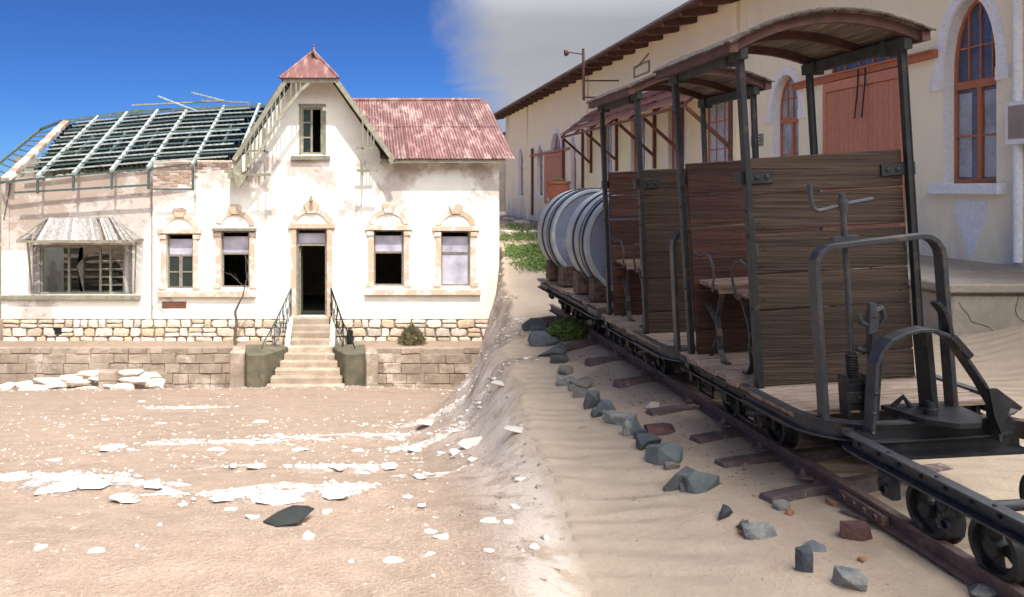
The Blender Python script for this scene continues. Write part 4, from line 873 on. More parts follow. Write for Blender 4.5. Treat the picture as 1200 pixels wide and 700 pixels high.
# ================================================================== loose things on the left sand
bd = gp(338, 612)
o = thing('dark_sheet', 'bent piece of dark sheet metal lying flat on the sand', 'metal sheet', bd)
pts = [(-.26, -.06), (-.10, -.13), (.12, -.10), (.27, .06), (.20, .10), (.03, .12), (-.12, .05)]
b = MB(); b.prism(pts, lambda u, v, d: (bd.x + u * .52, bd.y + v * .95, bd.z + .035 + d + .05 * v + .03 * u), -.003, .003); b.build('plate', DARKPLATE, o)
STN = [(306, 495, 18, 6, 'small flat white stone alone on the upper sand between stair and crust'), (166, 471, 9, 4, ''), (190, 497, 12, 3, ''), (123, 493, 9, 5, ''), (82, 511, 8, 3, ''), (64, 540, 20, 5, ''),
       (132, 525, 30, 7, 'long low white crust slab left of the upper crust band'), (66, 574, 44, 9, 'broad white slab at left in the middle of the sand'), (147, 587, 38, 8, 'wide thin white slab right of the broad left slab'), (180, 574, 26, 9, ''), (200, 579, 30, 10, ''),
       (215, 594, 14, 6, ''), (296, 607, 16, 7, ''), (270, 598, 16, 6, ''), (48, 645, 16, 7, 'small white stone near the lower left corner'), (113, 648, 20, 6, 'flat white stone low on the left sand'), (187, 617, 7, 4, ''),
       (361, 632, 14, 12, 'upright white stone just right of the dark sheet'), (420, 529, 18, 9, ''), (398, 549, 12, 9, ''), (424, 555, 18, 8, ''), (456, 548, 22, 9, ''), (486, 528, 16, 9, ''), (535, 531, 16, 11, 'chunky pale stone with shadow right of the crust band'),
       (517, 532, 12, 6, ''), (460, 658, 26, 10, 'slanting white stone low in the right part of the sand'), (517, 630, 18, 9, 'pale stone with shadow in front of a flat slab'), (572, 611, 22, 7, 'white stone at the right of the lower sand'), (596, 613, 14, 6, ''),
       (604, 596, 10, 6, ''), (492, 563, 12, 8, ''), (573, 649, 14, 5, ''), (503, 651, 14, 5, ''), (625, 644, 14, 7, ''), (411, 660, 8, 4, ''), (612, 563, 18, 4, ''), (382, 602, 10, 7, ''), (478, 583, 12, 5, ''), (588, 452, 26, 5, 'flat white stone by the sand heap at the end of the terrace wall'),
       (346, 528, 30, 6, ''), (300, 548, 24, 6, ''), (330, 585, 60, 10, 'largest white crust slab in the middle of the sand'), (265, 583, 34, 9, ''), (390, 583, 40, 6, ''), (560, 520, 46, 8, ''), (610, 505, 40, 7, ''), (250, 527, 34, 5, ''), (10, 562, 40, 8, ''), (110, 570, 40, 8, ''), (505, 497, 34, 6, '')]
ROWS = [(0, 515, 'on the far sand below the terrace wall'), (515, 545, 'along the upper crust band'), (545, 572, 'in the gap between the two crust bands'), (572, 592, 'on the lower crust band'), (592, 640, 'level with the dark metal sheet'), (640, 700, 'nearest the camera on the left')]
rr = random.Random(21)
for i, (px, py, w_, h_, lab) in enumerate(STN):
    p = gp(px, py); k = p.y / 900; th = max(.018, min(.12, h_ * k * .36))
    o = mk('white_stone', rockdata(i % 7, CHALK, True), S(p.x, p.y, p.z + th * .12, w_ * k, max(w_ * k * .75, h_ * k * 2.2), th, rr.uniform(-.5, .5), rr.uniform(-.08, .08), rr.uniform(-.1, .1)))
    row = [q for q, (lo, hi, _) in enumerate(ROWS) if lo <= py < hi][0]; mates = sorted(q[0] for q in STN if ROWS[row][0] <= q[1] < ROWS[row][1])
    tag(o, lab or '%s white stone from the left %s' % (ORD[mates.index(px)], ROWS[row][2]), 'stone', 'white stones scattered on the sand before the house')
b = MB(); rr = random.Random(31)
ico = rock_mesh(3, CHALK, 9, 1); iv = [v.co.copy() for v in ico.vertices]; iff = [tuple(f.vertices) for f in ico.polygons]
def crumbs(name, mat, pts_, kind='stuff'):
    b = MB()
    for x, y, s in pts_:
        z = tz(x, y); a = rr.uniform(0, 6.28); ca_, sa_ = math.cos(a), math.sin(a); f1, f2, f3 = rr.uniform(.7, 1.6), rr.uniform(.7, 1.2), rr.uniform(.2, .6)
        b.add([(x + (v.x * f1 * ca_ - v.y * f2 * sa_) * s, y + (v.x * f1 * sa_ + v.y * f2 * ca_) * s, z + v.z * f3 * s + s * .1) for v in iv], iff)
    return b.build(name, mat, kind=kind)
P_ = []
while len(P_) < 1300:
    y = rr.uniform(3.6, 19.5) if rr.random() < .35 else rr.choice((rr.gauss(10.3, 1.2), rr.gauss(7.2, .6))); y = abs(y)
    x = rr.uniform(-.47 * y - .3, .24 * y)
    if y < 3.3 or x > np.interp(y, EDY, EDX) - .5 or y > 19.6: continue
    P_.append((x, y, rr.choice((1, 1, 1, 1.6, 2.4)) * rr.uniform(.005, .017) * (.6 + y * .07)))
k_ = 0
while k_ < 900:
    y = rr.uniform(4.2, 14); x = rr.uniform(-.47 * y, .24 * y)
    if float(crust(np.array([x]), np.array([y]))[0]) > .18: P_.append((x, y, abs(rr.gauss(.022, .016)) + .006)); k_ += 1
n0_ = len(P_)
while len(P_) < n0_ + 350: P_.append((rr.uniform(-10.5, 3.3), rr.gauss(19.75, .25), rr.uniform(.02, .06)))
crumbs('chalk_crumbs', CHALK, P_)
P_ = []
while len(P_) < 420:
    y = rr.uniform(3.3, 15); x = rr.uniform(-.47 * y, .24 * y)
    if x > np.interp(y, EDY, EDX) - .4: continue
    P_.append((x, y, rr.uniform(.008, .028)))
crumbs('brown_gravel', BLOCKM, P_)

# crust clods and slumped stones on the bank between the two levels
P_ = []; rr = random.Random(91)
while len(P_) < 520:
    y = rr.uniform(2.8, 20); q = -abs(rr.gauss(0, .55)) * float(np.interp(y, [0, 9, 20], [.6, 1.3, .8])) + .05
    P_.append((float(edge(np.array(y))) + q, y, abs(rr.gauss(.018, .02)) + .006))
crumbs('bank_clods', CHALK, P_[:170]); crumbs('bank_gravel', BLOCKM, P_[170:])

# ================================================================== THE CREAM WAREHOUSE (its long front runs away from the camera at X = 9.2)
WX = 9.2
def wy(px): return WX * 900 / (px - 425)
def wz(px, py): return 1.7 + (222 - py) * WX / (px - 425)
wh = thing('warehouse', 'long cream warehouse with brown rafter tails, arched windows and red timber', 'warehouse', (WX, 26, 0))
AW = [(11.14, 12.18, 1.79, 3.55, 1.06), (16.2, 17.25, 1.79, 3.45, .75), (33.1, 34.0, 1.4, 3.3, .7), (39.2, 40.5, 1.4, 3.2, .8), (44.0, 45.4, 1.35, 3.2, .85), (35.6, 37.6, 1.3, 3.4, 1.0)]   # y0 y1 sill spring archheight
RW = [(19.3, 20.7, 1.3, 4.2), (22.0, 23.1, 1.3, 4.2), (25.0, 26.3, 1.3, 4.2), (28.3, 29.5, 1.3, 4.2)]
DR = (13.2, 15.25, .62, 4.2)
holes = [(a[0], a[1], a[2], a[3] + a[4]) for a in AW] + list(RW) + [DR]
b = MB()
xs = sorted({5.0, 48.7} | {h[0] for h in holes} | {h[1] for h in holes})
for a, c in zip(xs, xs[1:]):
    mid = (a + c) / 2; z = -.3
    for lo, hi in sorted([(h[2], h[3]) for h in holes if h[0] < mid < h[1]]): b.b2((WX, a, z), (WX + .4, c, lo)); z = hi
    b.b2((WX, a, z), (WX + .4, c, 6.45))
for y0, y1, zs, zp, ah in AW:
    c_, r_ = (y0 + y1) / 2, (y1 - y0) / 2
    for sg in (-1, 1):
        pts = [(c_ + sg * r_, zp), (c_ + sg * r_, zp + ah), (c_, zp + ah)] + [(c_ + sg * r_ * math.sin(R(q)), zp + ah * math.cos(R(q))) for q in np.linspace(6, 84, 12)]
        b.prism(pts, lambda u, v, d: (d, u, v), WX, WX + .4)
wallw = b.build('wall', CREAM, wh)
b = MB(); b.b2((WX + .41, 48.3, -.3), (24, 48.69, 6.4)); b.b2((WX + .41, 5.0, -.3), (24, 5.4, 6.4)); b.prism([(9.3, 6.4), (24, 6.4), (16.6, 8.7)], lambda u, v, d: (u, d, v), 48.32, 48.68); b.b2((23.6, 5.41, -.3), (24, 48.29, 6.4)); b.build('wall', CREAM, wh)
b = MB(); b.b2((WX + 1.6, 5.5, 0), (WX + 1.65, 48.2, 6.3)); b.build('interior_shade_sheet', DARKIN, wh)  # near-black sheet behind the openings, painted stand-in for the shade inside
for y, ww in ((18.85, .18), (31.4, .22), (42.9, .25), (48.55, .3)):
    b = MB(); b.b2((WX - .07, y - ww / 2, -.2), (WX + .002, y + ww / 2, 6.44)); b.build('pilaster', CREAM, wh)
b = MB(); b.b2((WX - .09, 48.75, -.2), (WX + .3, 48.95, 6.3)); b.build('corner_trim', WHITEWALL, wh)
# roof and rafter tails
b = MB(); b.prism([(8.12, 6.40), (16.6, 8.85), (25.2, 6.3), (25.2, 6.22), (16.6, 8.75), (8.12, 6.33)], lambda u, v, d: (u, d, v), 3.5, 50.3)
rfw = b.build('roof', CORRGREY, wh)
b = MB(); b.prism([(8.20, 6.325), (WX + .05, 6.59), (WX + .05, 6.56), (8.20, 6.29)], lambda u, v, d: (u, d, v), 3.5, 50.2); b.build('eave_board', EAVEWOOD, wh)
bmr = MB(); bmr.prism([(8.24, 6.29), (WX + .03, 6.56), (WX + .03, 6.30), (8.62, 6.20), (8.3, 6.20)], lambda u, v, d: (u, d, v), -.09, .09)
rm = bmr.mesh('rafter_tail', EAVEWOOD)
for i in range(38): mk('rafter_tail', rm, T(0, 5.6 + i * 1.2, 0), rfw)
b = MB(); b.bar((8.17, 3.5, 6.33), (8.17, 50.25, 6.33), .05, .10); b.build('fascia', EAVEWOOD, wh)
# arched windows
def aw(y0, y1, zs, zp, ah, big, mat=BLUEGLASS, surround=True):
    c_, r_ = (y0 + y1) / 2, (y1 - y0) / 2; X = WX + .17; t_ = .055
    ell = lambda k, zo=0: [(c_ + (r_ + k) * math.cos(R(q)), zp + (ah + k) * math.sin(R(q))) for q in np.linspace(0, 180, 25)]
    if surround:
        s = MB(); o, i_ = ell(.17), ell(0); low = zp - .22
        s.prism([(c_ + r_ + .17, low)] + o + [(c_ - r_ - .17, low), (c_ - r_, low)] + i_[::-1] + [(c_ + r_, low)], lambda u, v, d: (d, u, v), WX - .02, WX + .002)
        for sg in (-1, 1): s.b2((WX - .035, c_ + sg * (r_ + .002), low - .05), (WX + .001, c_ + sg * (r_ + .24), low + .14))
        s.build('window_surround', WHITEWALL, wh)
        s = MB()                               # white painted reveals
        s.b2((WX + .002, y1 - .012, zs), (X, y1 - .002, zp)); s.b2((WX + .002, y0 + .002, zs), (X, y0 + .012, zp))
        for k in range(24):
            a_, c2 = ell(-.012)[k], ell(-.012)[k + 1]; a3, c3 = ell(-.001)[k], ell(-.001)[k + 1]
            s.add([(WX + .002, *a_), (WX + .002, *c2), (X, *c2), (X, *a_), (WX + .002, *a3), (WX + .002, *c3), (X, *c3), (X, *a3)], [(0, 1, 2, 3), (4, 7, 6, 5), (0, 4, 5, 1), (2, 6, 7, 3)])
        s.build('window_reveal', WHITEWALL, wh)
        s = MB(); s.b2((WX - .12, y0 - .16, zs - .17), (WX + .16, y1 + .16, zs - .003)); s.build('window_sill', WHITEWALL, wh, bevel=.012)
    f = MB(); f.prism([(y1 - .013, zs)] + ell(-.013) + [(y0 + .013, zs), (y0 + .013 + t_, zs)] + ell(-.013 - t_)[::-1] + [(y1 - .013 - t_, zs)], lambda u, v, d: (d, u, v), X, X + .07)
    f.b2((X + .002, y0 + .07, zs), (X + .068, y1 - .07, zs + .07)); f.b2((X - .02, y0 + .07, zp - .30), (X + .06, y1 - .07, zp - .18)); f.b2((X - .01, c_ - .04, zs + .07), (X + .06, c_ + .04, zp - .30))
    fr = f.build('window_frame', REDWOOD, wh)
    m_ = MB(); zm = zs + (zp - .3 - zs) * .5
    for a_, c2 in ((y0 + .07, c_ - .04), (c_ + .04, y1 - .07)): m_.b2((X + .004, a_, zm - .015), (X + .05, c2, zm + .015))
    for k in (1, 2, 3):
        y = y0 + .07 + (y1 - y0 - .14) * k / 4; hh = ah * math.sqrt(max(0, 1 - ((y - c_) / r_) ** 2)); m_.b2((X + .006, y - .011, zp - .18), (X + .045, y + .011, zp + hh - .05))
    m_.b2((X + .008, y0 + .07, zp + ah * .32 - .012), (X + .043, y1 - .07, zp + ah * .32 + .012)) if r_ > .3 else None
    m_.build('muntin', REDWOOD, fr, kind='stuff')
    p = MB(); p.b2((X + .03, y0 + .068, zp - .18), (X + .036, y1 - .068, zp)); 
    for k in range(1): p.prism([(y1 - .07, zp + .001)] + [(c_ + (r_ - .07) * math.cos(R(q)), zp + .001 + (ah - .07) * math.sin(R(q))) for q in np.linspace(5, 175, 20)] + [(y0 + .07, zp + .001)], lambda u, v, d: (d, u, v), X + .030, X + .036)
    p.build('pane', mat, fr)
    for a_, c2 in ((y0 + .07, c_ - .04), (c_ + .04, y1 - .07)):
        for z_, z2 in ((zs + .07, zm - .015), (zm + .015, zp - .3)):
            p = MB(); p.b2((X + .03, a_, z_), (X + .036, c2, z2)); p.build('pane', mat, fr)
        if big:
            p = MB(); p.b2((X + .022, c2 - .27, zs + .1), (X + .028, c2 - .02, zp - .36)); p.build('curtain', CURTAIN, fr)
for k, a in enumerate(AW): aw(*a, k < 1, BLUEGLASS if k in (0,) else CURTAIN, k != 9)
for y0, y1, z0, z1 in RW:
    X = WX + .10; f = MB(); t_ = .07
    f.b2((X, y0, z0), (X + .07, y0 + t_, z1)); f.b2((X, y1 - t_, z0), (X + .07, y1, z1)); f.b2((X, y0 + t_, z1 - t_), (X + .07, y1 - t_, z1)); f.b2((X, y0 + t_, z0), (X + .07, y1 - t_, z0 + t_))
    for k in (1, 2): yy = y0 + (y1 - y0) * k / 3; f.b2((X + .01, yy - .015, z0 + t_), (X + .05, yy + .015, z1 - t_))
    for k in (1, 2, 3): zz = z0 + (z1 - z0) * k / 4; f.b2((X + .012, y0 + t_, zz - .015), (X + .048, y1 - t_, zz + .015))
    fr = f.build('window_frame', REDWOOD, wh); p = MB(); p.b2((X + .03, y0 + t_, z0 + t_), (X + .035, y1 - t_, z1 - t_)); p.build('pane', CURTAIN, fr)
    s = MB(); s.b2((WX - .015, y0 - .18, z0), (WX + .002, y0 - .002, z1 + .15)); s.b2((WX - .015, y1 + .002, z0), (WX + .002, y1 + .18, z1 + .15)); s.build('window_surround', WHITEWALL, wh)
# sliding door with its boards, hanging rail and transom
y0, y1 = 13.0, 15.2; X = WX - .075
d = MB(); d.b2((X - .02, y0, 3.60), (X + .05, y1, 3.78)); d.b2((X + .045, y0, .66), (X + .052, y1, 3.6)); d.b2((X - .022, y0, .66), (X + .05, y0 + .08, 3.6)); d.b2((X - .022, y1 - .08, .66), (X + .05, y1, 3.6)); d.b2((X - .022, y0 + .08, .66), (X + .05, y1 - .08, .8))
dr = d.build('sliding_door', REDDOOR, wh); n = 15; bmd = block_mesh(.035, (y1 - y0 - .16) / n - .008, 2.79, REDDOOR, .007)
for i in range(n): mk('door_board', bmd, T(X + .025 + .003 * (i % 2), y0 + .08 + (i + .5) * (y1 - y0 - .16) / n, 2.2), dr)
for yy in (13.9, 14.1):
    b = MB(); b.tube([(X - .03, yy, 3.95), (X - .05, yy - .02, 3.6), (X - .04, yy + .05, 3.25), (X - .05, yy + .07, 3.0)], .014, 5); b.build('hanger', IRON, dr)
b = MB(); b.b2((WX - .10, 12.25, 3.80), (WX + .002, 16.3, 3.90)); b.b2((WX - .16, 12.25, 3.90), (WX + .002, 16.3, 3.93)); b.build('door_rail', REDWOOD, wh)
f = MB(); f.b2((WX + .12, 13.2, 3.95), (WX + .18, 15.25, 4.0)); f.b2((WX + .12, 13.2, 4.14), (WX + .18, 15.25, 4.2))
for k in range(6): yy = 13.2 + k * .40; f.b2((WX + .12, yy, 4.0), (WX + .18, yy + .05, 4.14))
fr = f.build('transom_window', REDWOOD, wh); p = MB(); p.b2((WX + .14, 13.25, .7), (WX + .15, 15.2, 4.14)); p.build('pane', BLUEGLASS, fr)
# far red board door
X = WX - .09; y0, y1 = 34.9, 38.6; d = MB(); d.b2((X + .03, y0, 1.0), (X + .06, y1, 3.4)); d.b2((X, y0, 3.25), (X + .05, y1, 3.42)); dr = d.build('sliding_door', REDDOOR, wh); bmd = block_mesh(.03, .36, 2.2, REDDOOR, .007)
for i in range(10): mk('door_board', bmd, T(X + .013, y0 + .2 + i * .366, 2.13), dr)
b = MB(); b.b2((WX - .12, 34.0, 3.45), (WX + .002, 41.8, 3.55)); b.build('door_rail', REDWOOD, wh)
b = MB(); b.b2((WX - .12, 41.3, .3), (WX - .02, 41.45, 3.9)); b.b2((WX - .12, 34.9, 1.0), (WX - .02, 35.05, 4.0)); b.b2((WX - .1, 31.9, .6), (WX - .02, 32.0, 4.2)); b.build('wall_post', BROWNRED, wh)
# painted wedge, plaque, vent
b = MB(); b.prism([(11.35, 1.55), (11.92, 1.55), (11.95, 1.42), (11.90, 1.28), (11.66, .66), (11.60, .66), (11.32, 1.28), (11.30, 1.42)], lambda u, v, d: (d, u, v), WX - .006, WX + .001); b.build('painted_wedge', WHITEWALL, wh)
b = MB(); b.b2((WX - .05, 17.62, 2.70), (WX + .001, 18.12, 2.98)); pq = b.build('plaque', PALEROCK, wh, bevel=.02)
b = MB()
for k in range(3): b.tube([(WX - .056, 17.72, 2.77 + k * .07), (WX - .056, 17.82, 2.80 + k * .07), (WX - .056, 17.9, 2.76 + k * .07), (WX - .056, 18.02, 2.79 + k * .07)], .01, 4)
b.build('plaque_lettering', CREAM, pq)
b = MB(); b.b2((WX - .04, 24.6, 5.45), (WX + .001, 26.0, 5.50)); b.b2((WX - .04, 24.6, 5.80), (WX + .001, 26.0, 5.85)); b.b2((WX - .04, 24.6, 5.5), (WX + .001, 24.66, 5.8)); b.b2((WX - .04, 25.94, 5.5), (WX + .001, 26, 5.8)); b.bar((WX - .05, 24.6, 6.05), (WX - .05, 25.7, 5.75), .03, .03); b.build('vent_frame', CORRGREY, wh)
# downpipe and meter box
b = MB(); b.tube([(WX - .08, 10.69, 6.2), (WX - .08, 10.69, .68)], .06, 10); b.build('downpipe', WHITEWALL, wh, smooth=True)
b = MB(); b.b2((WX - .17, 10.30, 2.32), (WX + .001, 10.80, 2.92)); mb = b.build('meter_box', WHITEWALL, wh, bevel=.012)
b = MB(); b.b2((WX - .178, 10.36, 2.40), (WX - .171, 10.74, 2.86)); b.build('box_door', CORRGREY, mb)
# pent awning with brackets
AY0, AY1, AXo, AZo, AZi = 19.0, 30.9, 7.97, 3.83, 4.79
a_ = MB(); a_.bar((AXo + .03, AY0, AZo - .05), (AXo + .03, AY1, AZo - .05), .06, .07); a_.bar((WX - .04, AY0, AZi - .08), (WX - .04, AY1, AZi - .08), .06, .08)
for yy in np.linspace(AY0 + .05, AY1 - .05, 7): a_.bar((AXo, yy, AZo - .03), (WX, yy, AZi - .03), .07, .06)
awn = a_.build('awning', BROWNRED, wh)
rr = random.Random(4)
for r_ in range(3):
    for k in range(15):
        u0, u1 = r_ / 3 - .02, (r_ + 1) / 3 + .04; y = AY0 + (AY1 - AY0) * (k + .5) / 15
        p = Vector((AXo - .03 + (WX - AXo) * u0, y, AZo + (AZi - AZo) * u0 + .05 + .035)); q = Vector((AXo - .03 + (WX - AXo) * u1, y, AZo + (AZi - AZo) * u1 + .02))
        b = MB(); b.bar(p, q, (AY1 - AY0) / 15 - .03, .02); o = b.build('awning_sheet', TILE, awn)
        o.matrix_basis = T(0, 0, rr.uniform(-.015, .02))
for yy in (AY0 + .1, 22.0, 24.1, 27.7, AY1 - .1):
    b = MB(); b.b2((WX - .09, yy - .05, 2.35), (WX - .005, yy + .05, 4.68)); b.bar((WX - .06, yy, 2.75), (AXo + .08, yy, AZo - .1), .08, .08); b.build('bracket', BROWNRED, wh)
b = MB(); b.prism([(AXo, AZo), (WX, AZi), (WX, AZi - .12), (WX - .9, AZi - .65)], lambda u, v, d: (u, d, v), AY0 - .05, AY0 - .02); b.build('awning_cheek', BROWNRED, wh)
# lamp pole
lp = thing('lamp_pole', 'thin pole with a small horn lamp rising above the warehouse eave', 'pole', (8.05, 28.3, 5.0))
b = MB(); b.bar((WX - .12, 32.2, 5.1), (WX - .12, 32.2, 6.2), .10, .10); 
px_ = lambda px, Y: (px - 425) * Y / 900
Yp = 27.6; b = MB(); b.tube([(px_(684, Yp), Yp, 4.9), (px_(683.5, Yp), Yp, 6.75)], .05, 8); b.tube([(px_(683, Yp), Yp, 5.0), (WX, Yp, 5.0)], .03, 6); b.tube([(px_(683, Yp), Yp, 5.6), (WX, Yp, 5.6)], .03, 6); b.build('pole', EAVEWOOD, lp)
b = MB(); b.tube([(px_(683, Yp), Yp, 6.55), (px_(667, Yp), Yp, 6.62)], .022, 6); b.lathe([(0, .04), (.06, .10), (.16, .12), (.16, .02)], (px_(667, Yp), Yp, 6.62), (-1, 0, -.2), 12); b.build('horn_lamp', EAVEWOOD, lp)
# loading platform
pf = thing('loading_platform', 'cracked concrete loading platform along the warehouse wall', 'platform', (7.9, 12, 0))
b = MB(); b.b2((6.76, 8.82, -.4), (9.19, 18.5, .50)); b.build('platform_base', CONCRETE, pf, bevel=.03)
me_ = block_mesh(2.52, 9.8, .11, CONCRETE, .02); mk('platform_slab', me_, T(7.94, 13.64, .565), pf)
b = MB(); b.b2((7.9, 8.45, -.4), (12, 8.81, .44)); b.build('platform_step', CONCRETE, pf, bevel=.03)
b = MB(); b.b2((9.2, 4, -.4), (12, 8.4, .2))
for k, pts in enumerate(([(6.85, .4), (7.0, .18), (7.2, .12), (7.35, -.05)], [(7.55, .48), (7.5, .3), (7.62, .1)], [(8.3, .42), (8.2, .25), (8.45, .1), (8.4, -.1)])):
    b = MB(); Y = 8.815 if k < 2 else 8.445; b.tube([(x + rnd.uniform(-.02, .02), Y + .002, z) for x, z in [(a[0] + (c[0] - a[0]) * q, a[1] + (c[1] - a[1]) * q) for a, c in zip(pts, pts[1:]) for q in (0, .3, .6)]], .0035, 4); b.build('crack', DARKIN, pf)
# pot on a whitewashed stand
pt = thing('terracotta_pot', 'big terracotta pot with a small cactus beyond the drums', 'pot', (6.12, 24, 1.15))
b = MB(); b.lathe([(0, .20), (.02, .24), (.5, .36), (.70, .33), (.72, .37), (.80, .37), (.80, .31), (.70, .29)], (6.12, 24, 1.15), (0, 0, 1), 24); b.build('pot_body', TERRACOTTA, pt, smooth=True)
b = MB(); b.lathe([(0, .30), (.02, .001)], (6.12, 24, 1.87), (0, 0, 1), 16); b.build('soil', BLOCKM, pt)
b = MB(); rr = random.Random(2)
for k in range(7): b.lathe([(0, .05), (.06, .075), (.12, .07), (.17, .02)], (6.12 + rr.uniform(-.12, .12), 24 + rr.uniform(-.1, .1), 1.88), (0, 0, 1), 8)
b.build('cactus', FOLIAGE, pt)
b = MB(); b.b2((5.75, 23.7, -.1), (6.5, 24.35, 1.12)); tag(b.build('pot_stand', WHITEWALL, bevel=.02), 'square whitewashed masonry stand under the terracotta pot', 'stand')
# shed behind
sh = thing('corrugated_shed', 'dull grey corrugated shed beyond the far end of the cream warehouse', 'shed', (10, 58, 0))
b = MB(); b.prism([(8.3, -.3), (14, -.3), (14, 7.0), (8.3, 5.1)], lambda u, v, d: (u, d, v), 58, 66); b.build('shed_body', CORRGREY, sh)
for i in range(6):
    xa = 8.35 + i * .8; zt = 5.1 + (xa - 8.3) * .333; v = []; f = []
    for k in range(17):
        x = xa + .78 * k / 16; yy = 57.93 + (.03 if k % 2 else 0); v += [(x, yy, 0), (x, yy, zt + (x - xa) * .333), (x, yy + .02, 0), (x, yy + .02, zt + (x - xa) * .333)]
    for k in range(16): a = 4 * k; f += [(a, a + 4, a + 5, a + 1), (a + 2, a + 3, a + 7, a + 6), (a + 1, a + 5, a + 7, a + 3)]
    b = MB(); b.add(v, f); b.build('corrugated_sheet', CORRGREY, sh)
b = MB(); b.prism([(8.1, 5.05), (14.2, 7.1), (14.2, 7.2), (8.1, 5.15)], lambda u, v, d: (u, d, v), 57.6, 66.3); b.build('shed_roof', EAVEWOOD, sh)
# weeds on the far sand, rubble by the shed
b = MB(); rr = random.Random(8)
for cx_, cy_, sx_, sy_, n_ in ((4.6, 20.5, .75, 2.2, 3800), (5.2, 27, 1.3, 2.6, 2200), (4.0, 16.8, .45, 1.3, 1500), (6.3, 33, 1.6, 3, 1100)):
    for k in range(n_):
        x, y = rr.gauss(cx_, sx_ * .55), rr.gauss(cy_, sy_ * .5)
        if x < np.interp(y, EDY, EDX) + .15: continue
        if float(fbm(np.array(x * 1.7), np.array(y * 1.1), 3, 44)) < -.05: continue
        z = tz(x, y) + rr.uniform(0, .16); s = rr.uniform(.03, .08); d_ = Vector((rr.gauss(0, 1), rr.gauss(0, 1), rr.uniform(.2, 1))).normalized(); t1 = d_.orthogonal().normalized() * s * .4; e = Vector((x, y, z)) + d_ * s * 1.6
        p = Vector((x, y, z)); b.add([p - t1, p + t1, e], [(0, 1, 2)])
b.build('weeds', FOLIAGE, kind='stuff')
for i, (px, py, s_) in enumerate(((612, 262, .6), (603, 250, .5), (618, 252, .45), (596, 258, .5), (624, 275, .5), (600, 276, .6))):
    p = gp(px, py); o = mk('pale_rubble', rockdata(i, CHALK, i % 2 == 0), S(p.x, p.y, p.z + .04, s_ * 1.4, s_ * 1.4, s_ * .5, i)); tag(o, 'pale chunk of rubble on the weedy sand near the far end of the warehouse', 'rubble', 'pale rubble on the weedy sand')

# ================================================================== THE TRACK
TX, RT = 2.91, .10
tk = thing('railway_track', 'narrow gauge track half buried in sand with purple brown steel sleepers', 'railway track', (TX, 6, 0))
prof = [(-.026, 0), (.026, 0), (.026, -.02), (.007, -.028), (.007, -.07), (.04, -.082), (.04, -.09), (-.04, -.09), (-.04, -.082), (-.007, -.07), (-.007, -.028), (-.026, -.02)]
def rail(x): 
    b = MB(); ys = np.concatenate([np.arange(-.5, 10.6, .25), [10.7]]); rr = random.Random(int(x * 10))
    b.sweep([(x + .004 * math.sin(y * 2.1), y) for y in ys], [(o, z + RT) for o, z in prof]); return b.build('rail', RUST, tk)
rail(TX - .28); rail(TX + .28)
b = MB(); b.b2((TX - .33, 3.82, .025), (TX - .29, 4.16, .075)); 
for k in range(4): b.lathe([(0, .018), (.02, .018)], (TX - .345, 3.86 + k * .085, .05), (1, 0, 0), 6)
b.build('fishplate', RUST, tk)
SLP = [(900, 560, -.04), (862, 530, .05), (820, 500, -.03), (785, 474, .02), (735, 436, .03), (697, 414, 0), (662, 395, 0)]
def sleeper_mesh(L):
    b = MB(); n = 6; vs = []
    for i in range(n + 1):
        y = -L / 2 + L * i / n; e = max(0, abs(y) / (L / 2) - .72) / .28; hw = .058 + .012 * e; z = -.012 * e * e
        vs += [(y, -hw, z - .075), (y, -hw * .6, z), (y, hw * .6, z), (y, hw, z - .075)]
    fs = []
    for i in range(n):
        a = 4 * i; fs += [(a + k, a + k + 1, a + k + 5, a + k + 4) for k in range(3)] + [(a + 3, a, a + 4, a + 7)]
    fs += [(0, 3, 2, 1), (4 * n, 4 * n + 1, 4 * n + 2, 4 * n + 3)]; b.add(vs, fs); return b.mesh('sleeper', RUSTTOP, bevel=.006)
slm = sleeper_mesh(1.42)
YS = [4.44, 4.92, 5.42, 6.02, 6.95, 7.75, 8.6, 9.4, 10.2]
for i, y in enumerate(YS):
    o = mk('sleeper', slm, T(TX - .03 + .02 * (i % 3), y, .036) @ Euler((0, R(-.6 * (i % 2)), R(15 + [4, -2, 3, -2, 3, -4, 2, 0, 3][i]))).to_matrix().to_4x4(), tk)
    if i < 7:
        b = MB(); x = TX - .36; b.lathe([(0, .022), (.018, .022), (.02, .013), (.045, .012)], (x, y + .01, .034), (0, 0, 1), 8); b.b2((x - .03, y - .035, .032), (x + .035, y + .05, .046)); b.build('rail_clip', RUST, o)

# ================================================================== ROLLING STOCK, built in its own frame (x across, y along, z above the rail top)
def wheel_data():
    b = MB(); n = 28
    b.lathe([(-.036, .102), (-.036, .126), (.022, .129), (.028, .150), (.040, .150), (.042, .102)], (0, 0, 0), (1, 0, 0), n, closed=True)
    b.lathe([(-.045, .001), (-.045, .036), (.045, .036), (.045, .001)], (0, 0, 0), (1, 0, 0), 16)
    for k in range(3):                          # disc web with three lightening holes
        a0 = R(90 + k * 120 - 34); a1 = R(90 + k * 120 + 34); pts = [(.03 * math.cos(a0), .03 * math.sin(a0))] + [(.106 * math.cos(a0 + (a1 - a0) * q / 6), .106 * math.sin(a0 + (a1 - a0) * q / 6)) for q in range(7)] + [(.03 * math.cos(a1), .03 * math.sin(a1))]
        b.prism(pts, lambda u, v, d: (d, u, v), -.006, .012)
    b.lathe([(-.004, .078), (-.004, .106), (.01, .106), (.01, .078)], (0, 0, 0), (1, 0, 0), n, closed=True)
    return b.mesh('wheel', IRON, smooth=True, sa=35)
WHL = wheel_data()
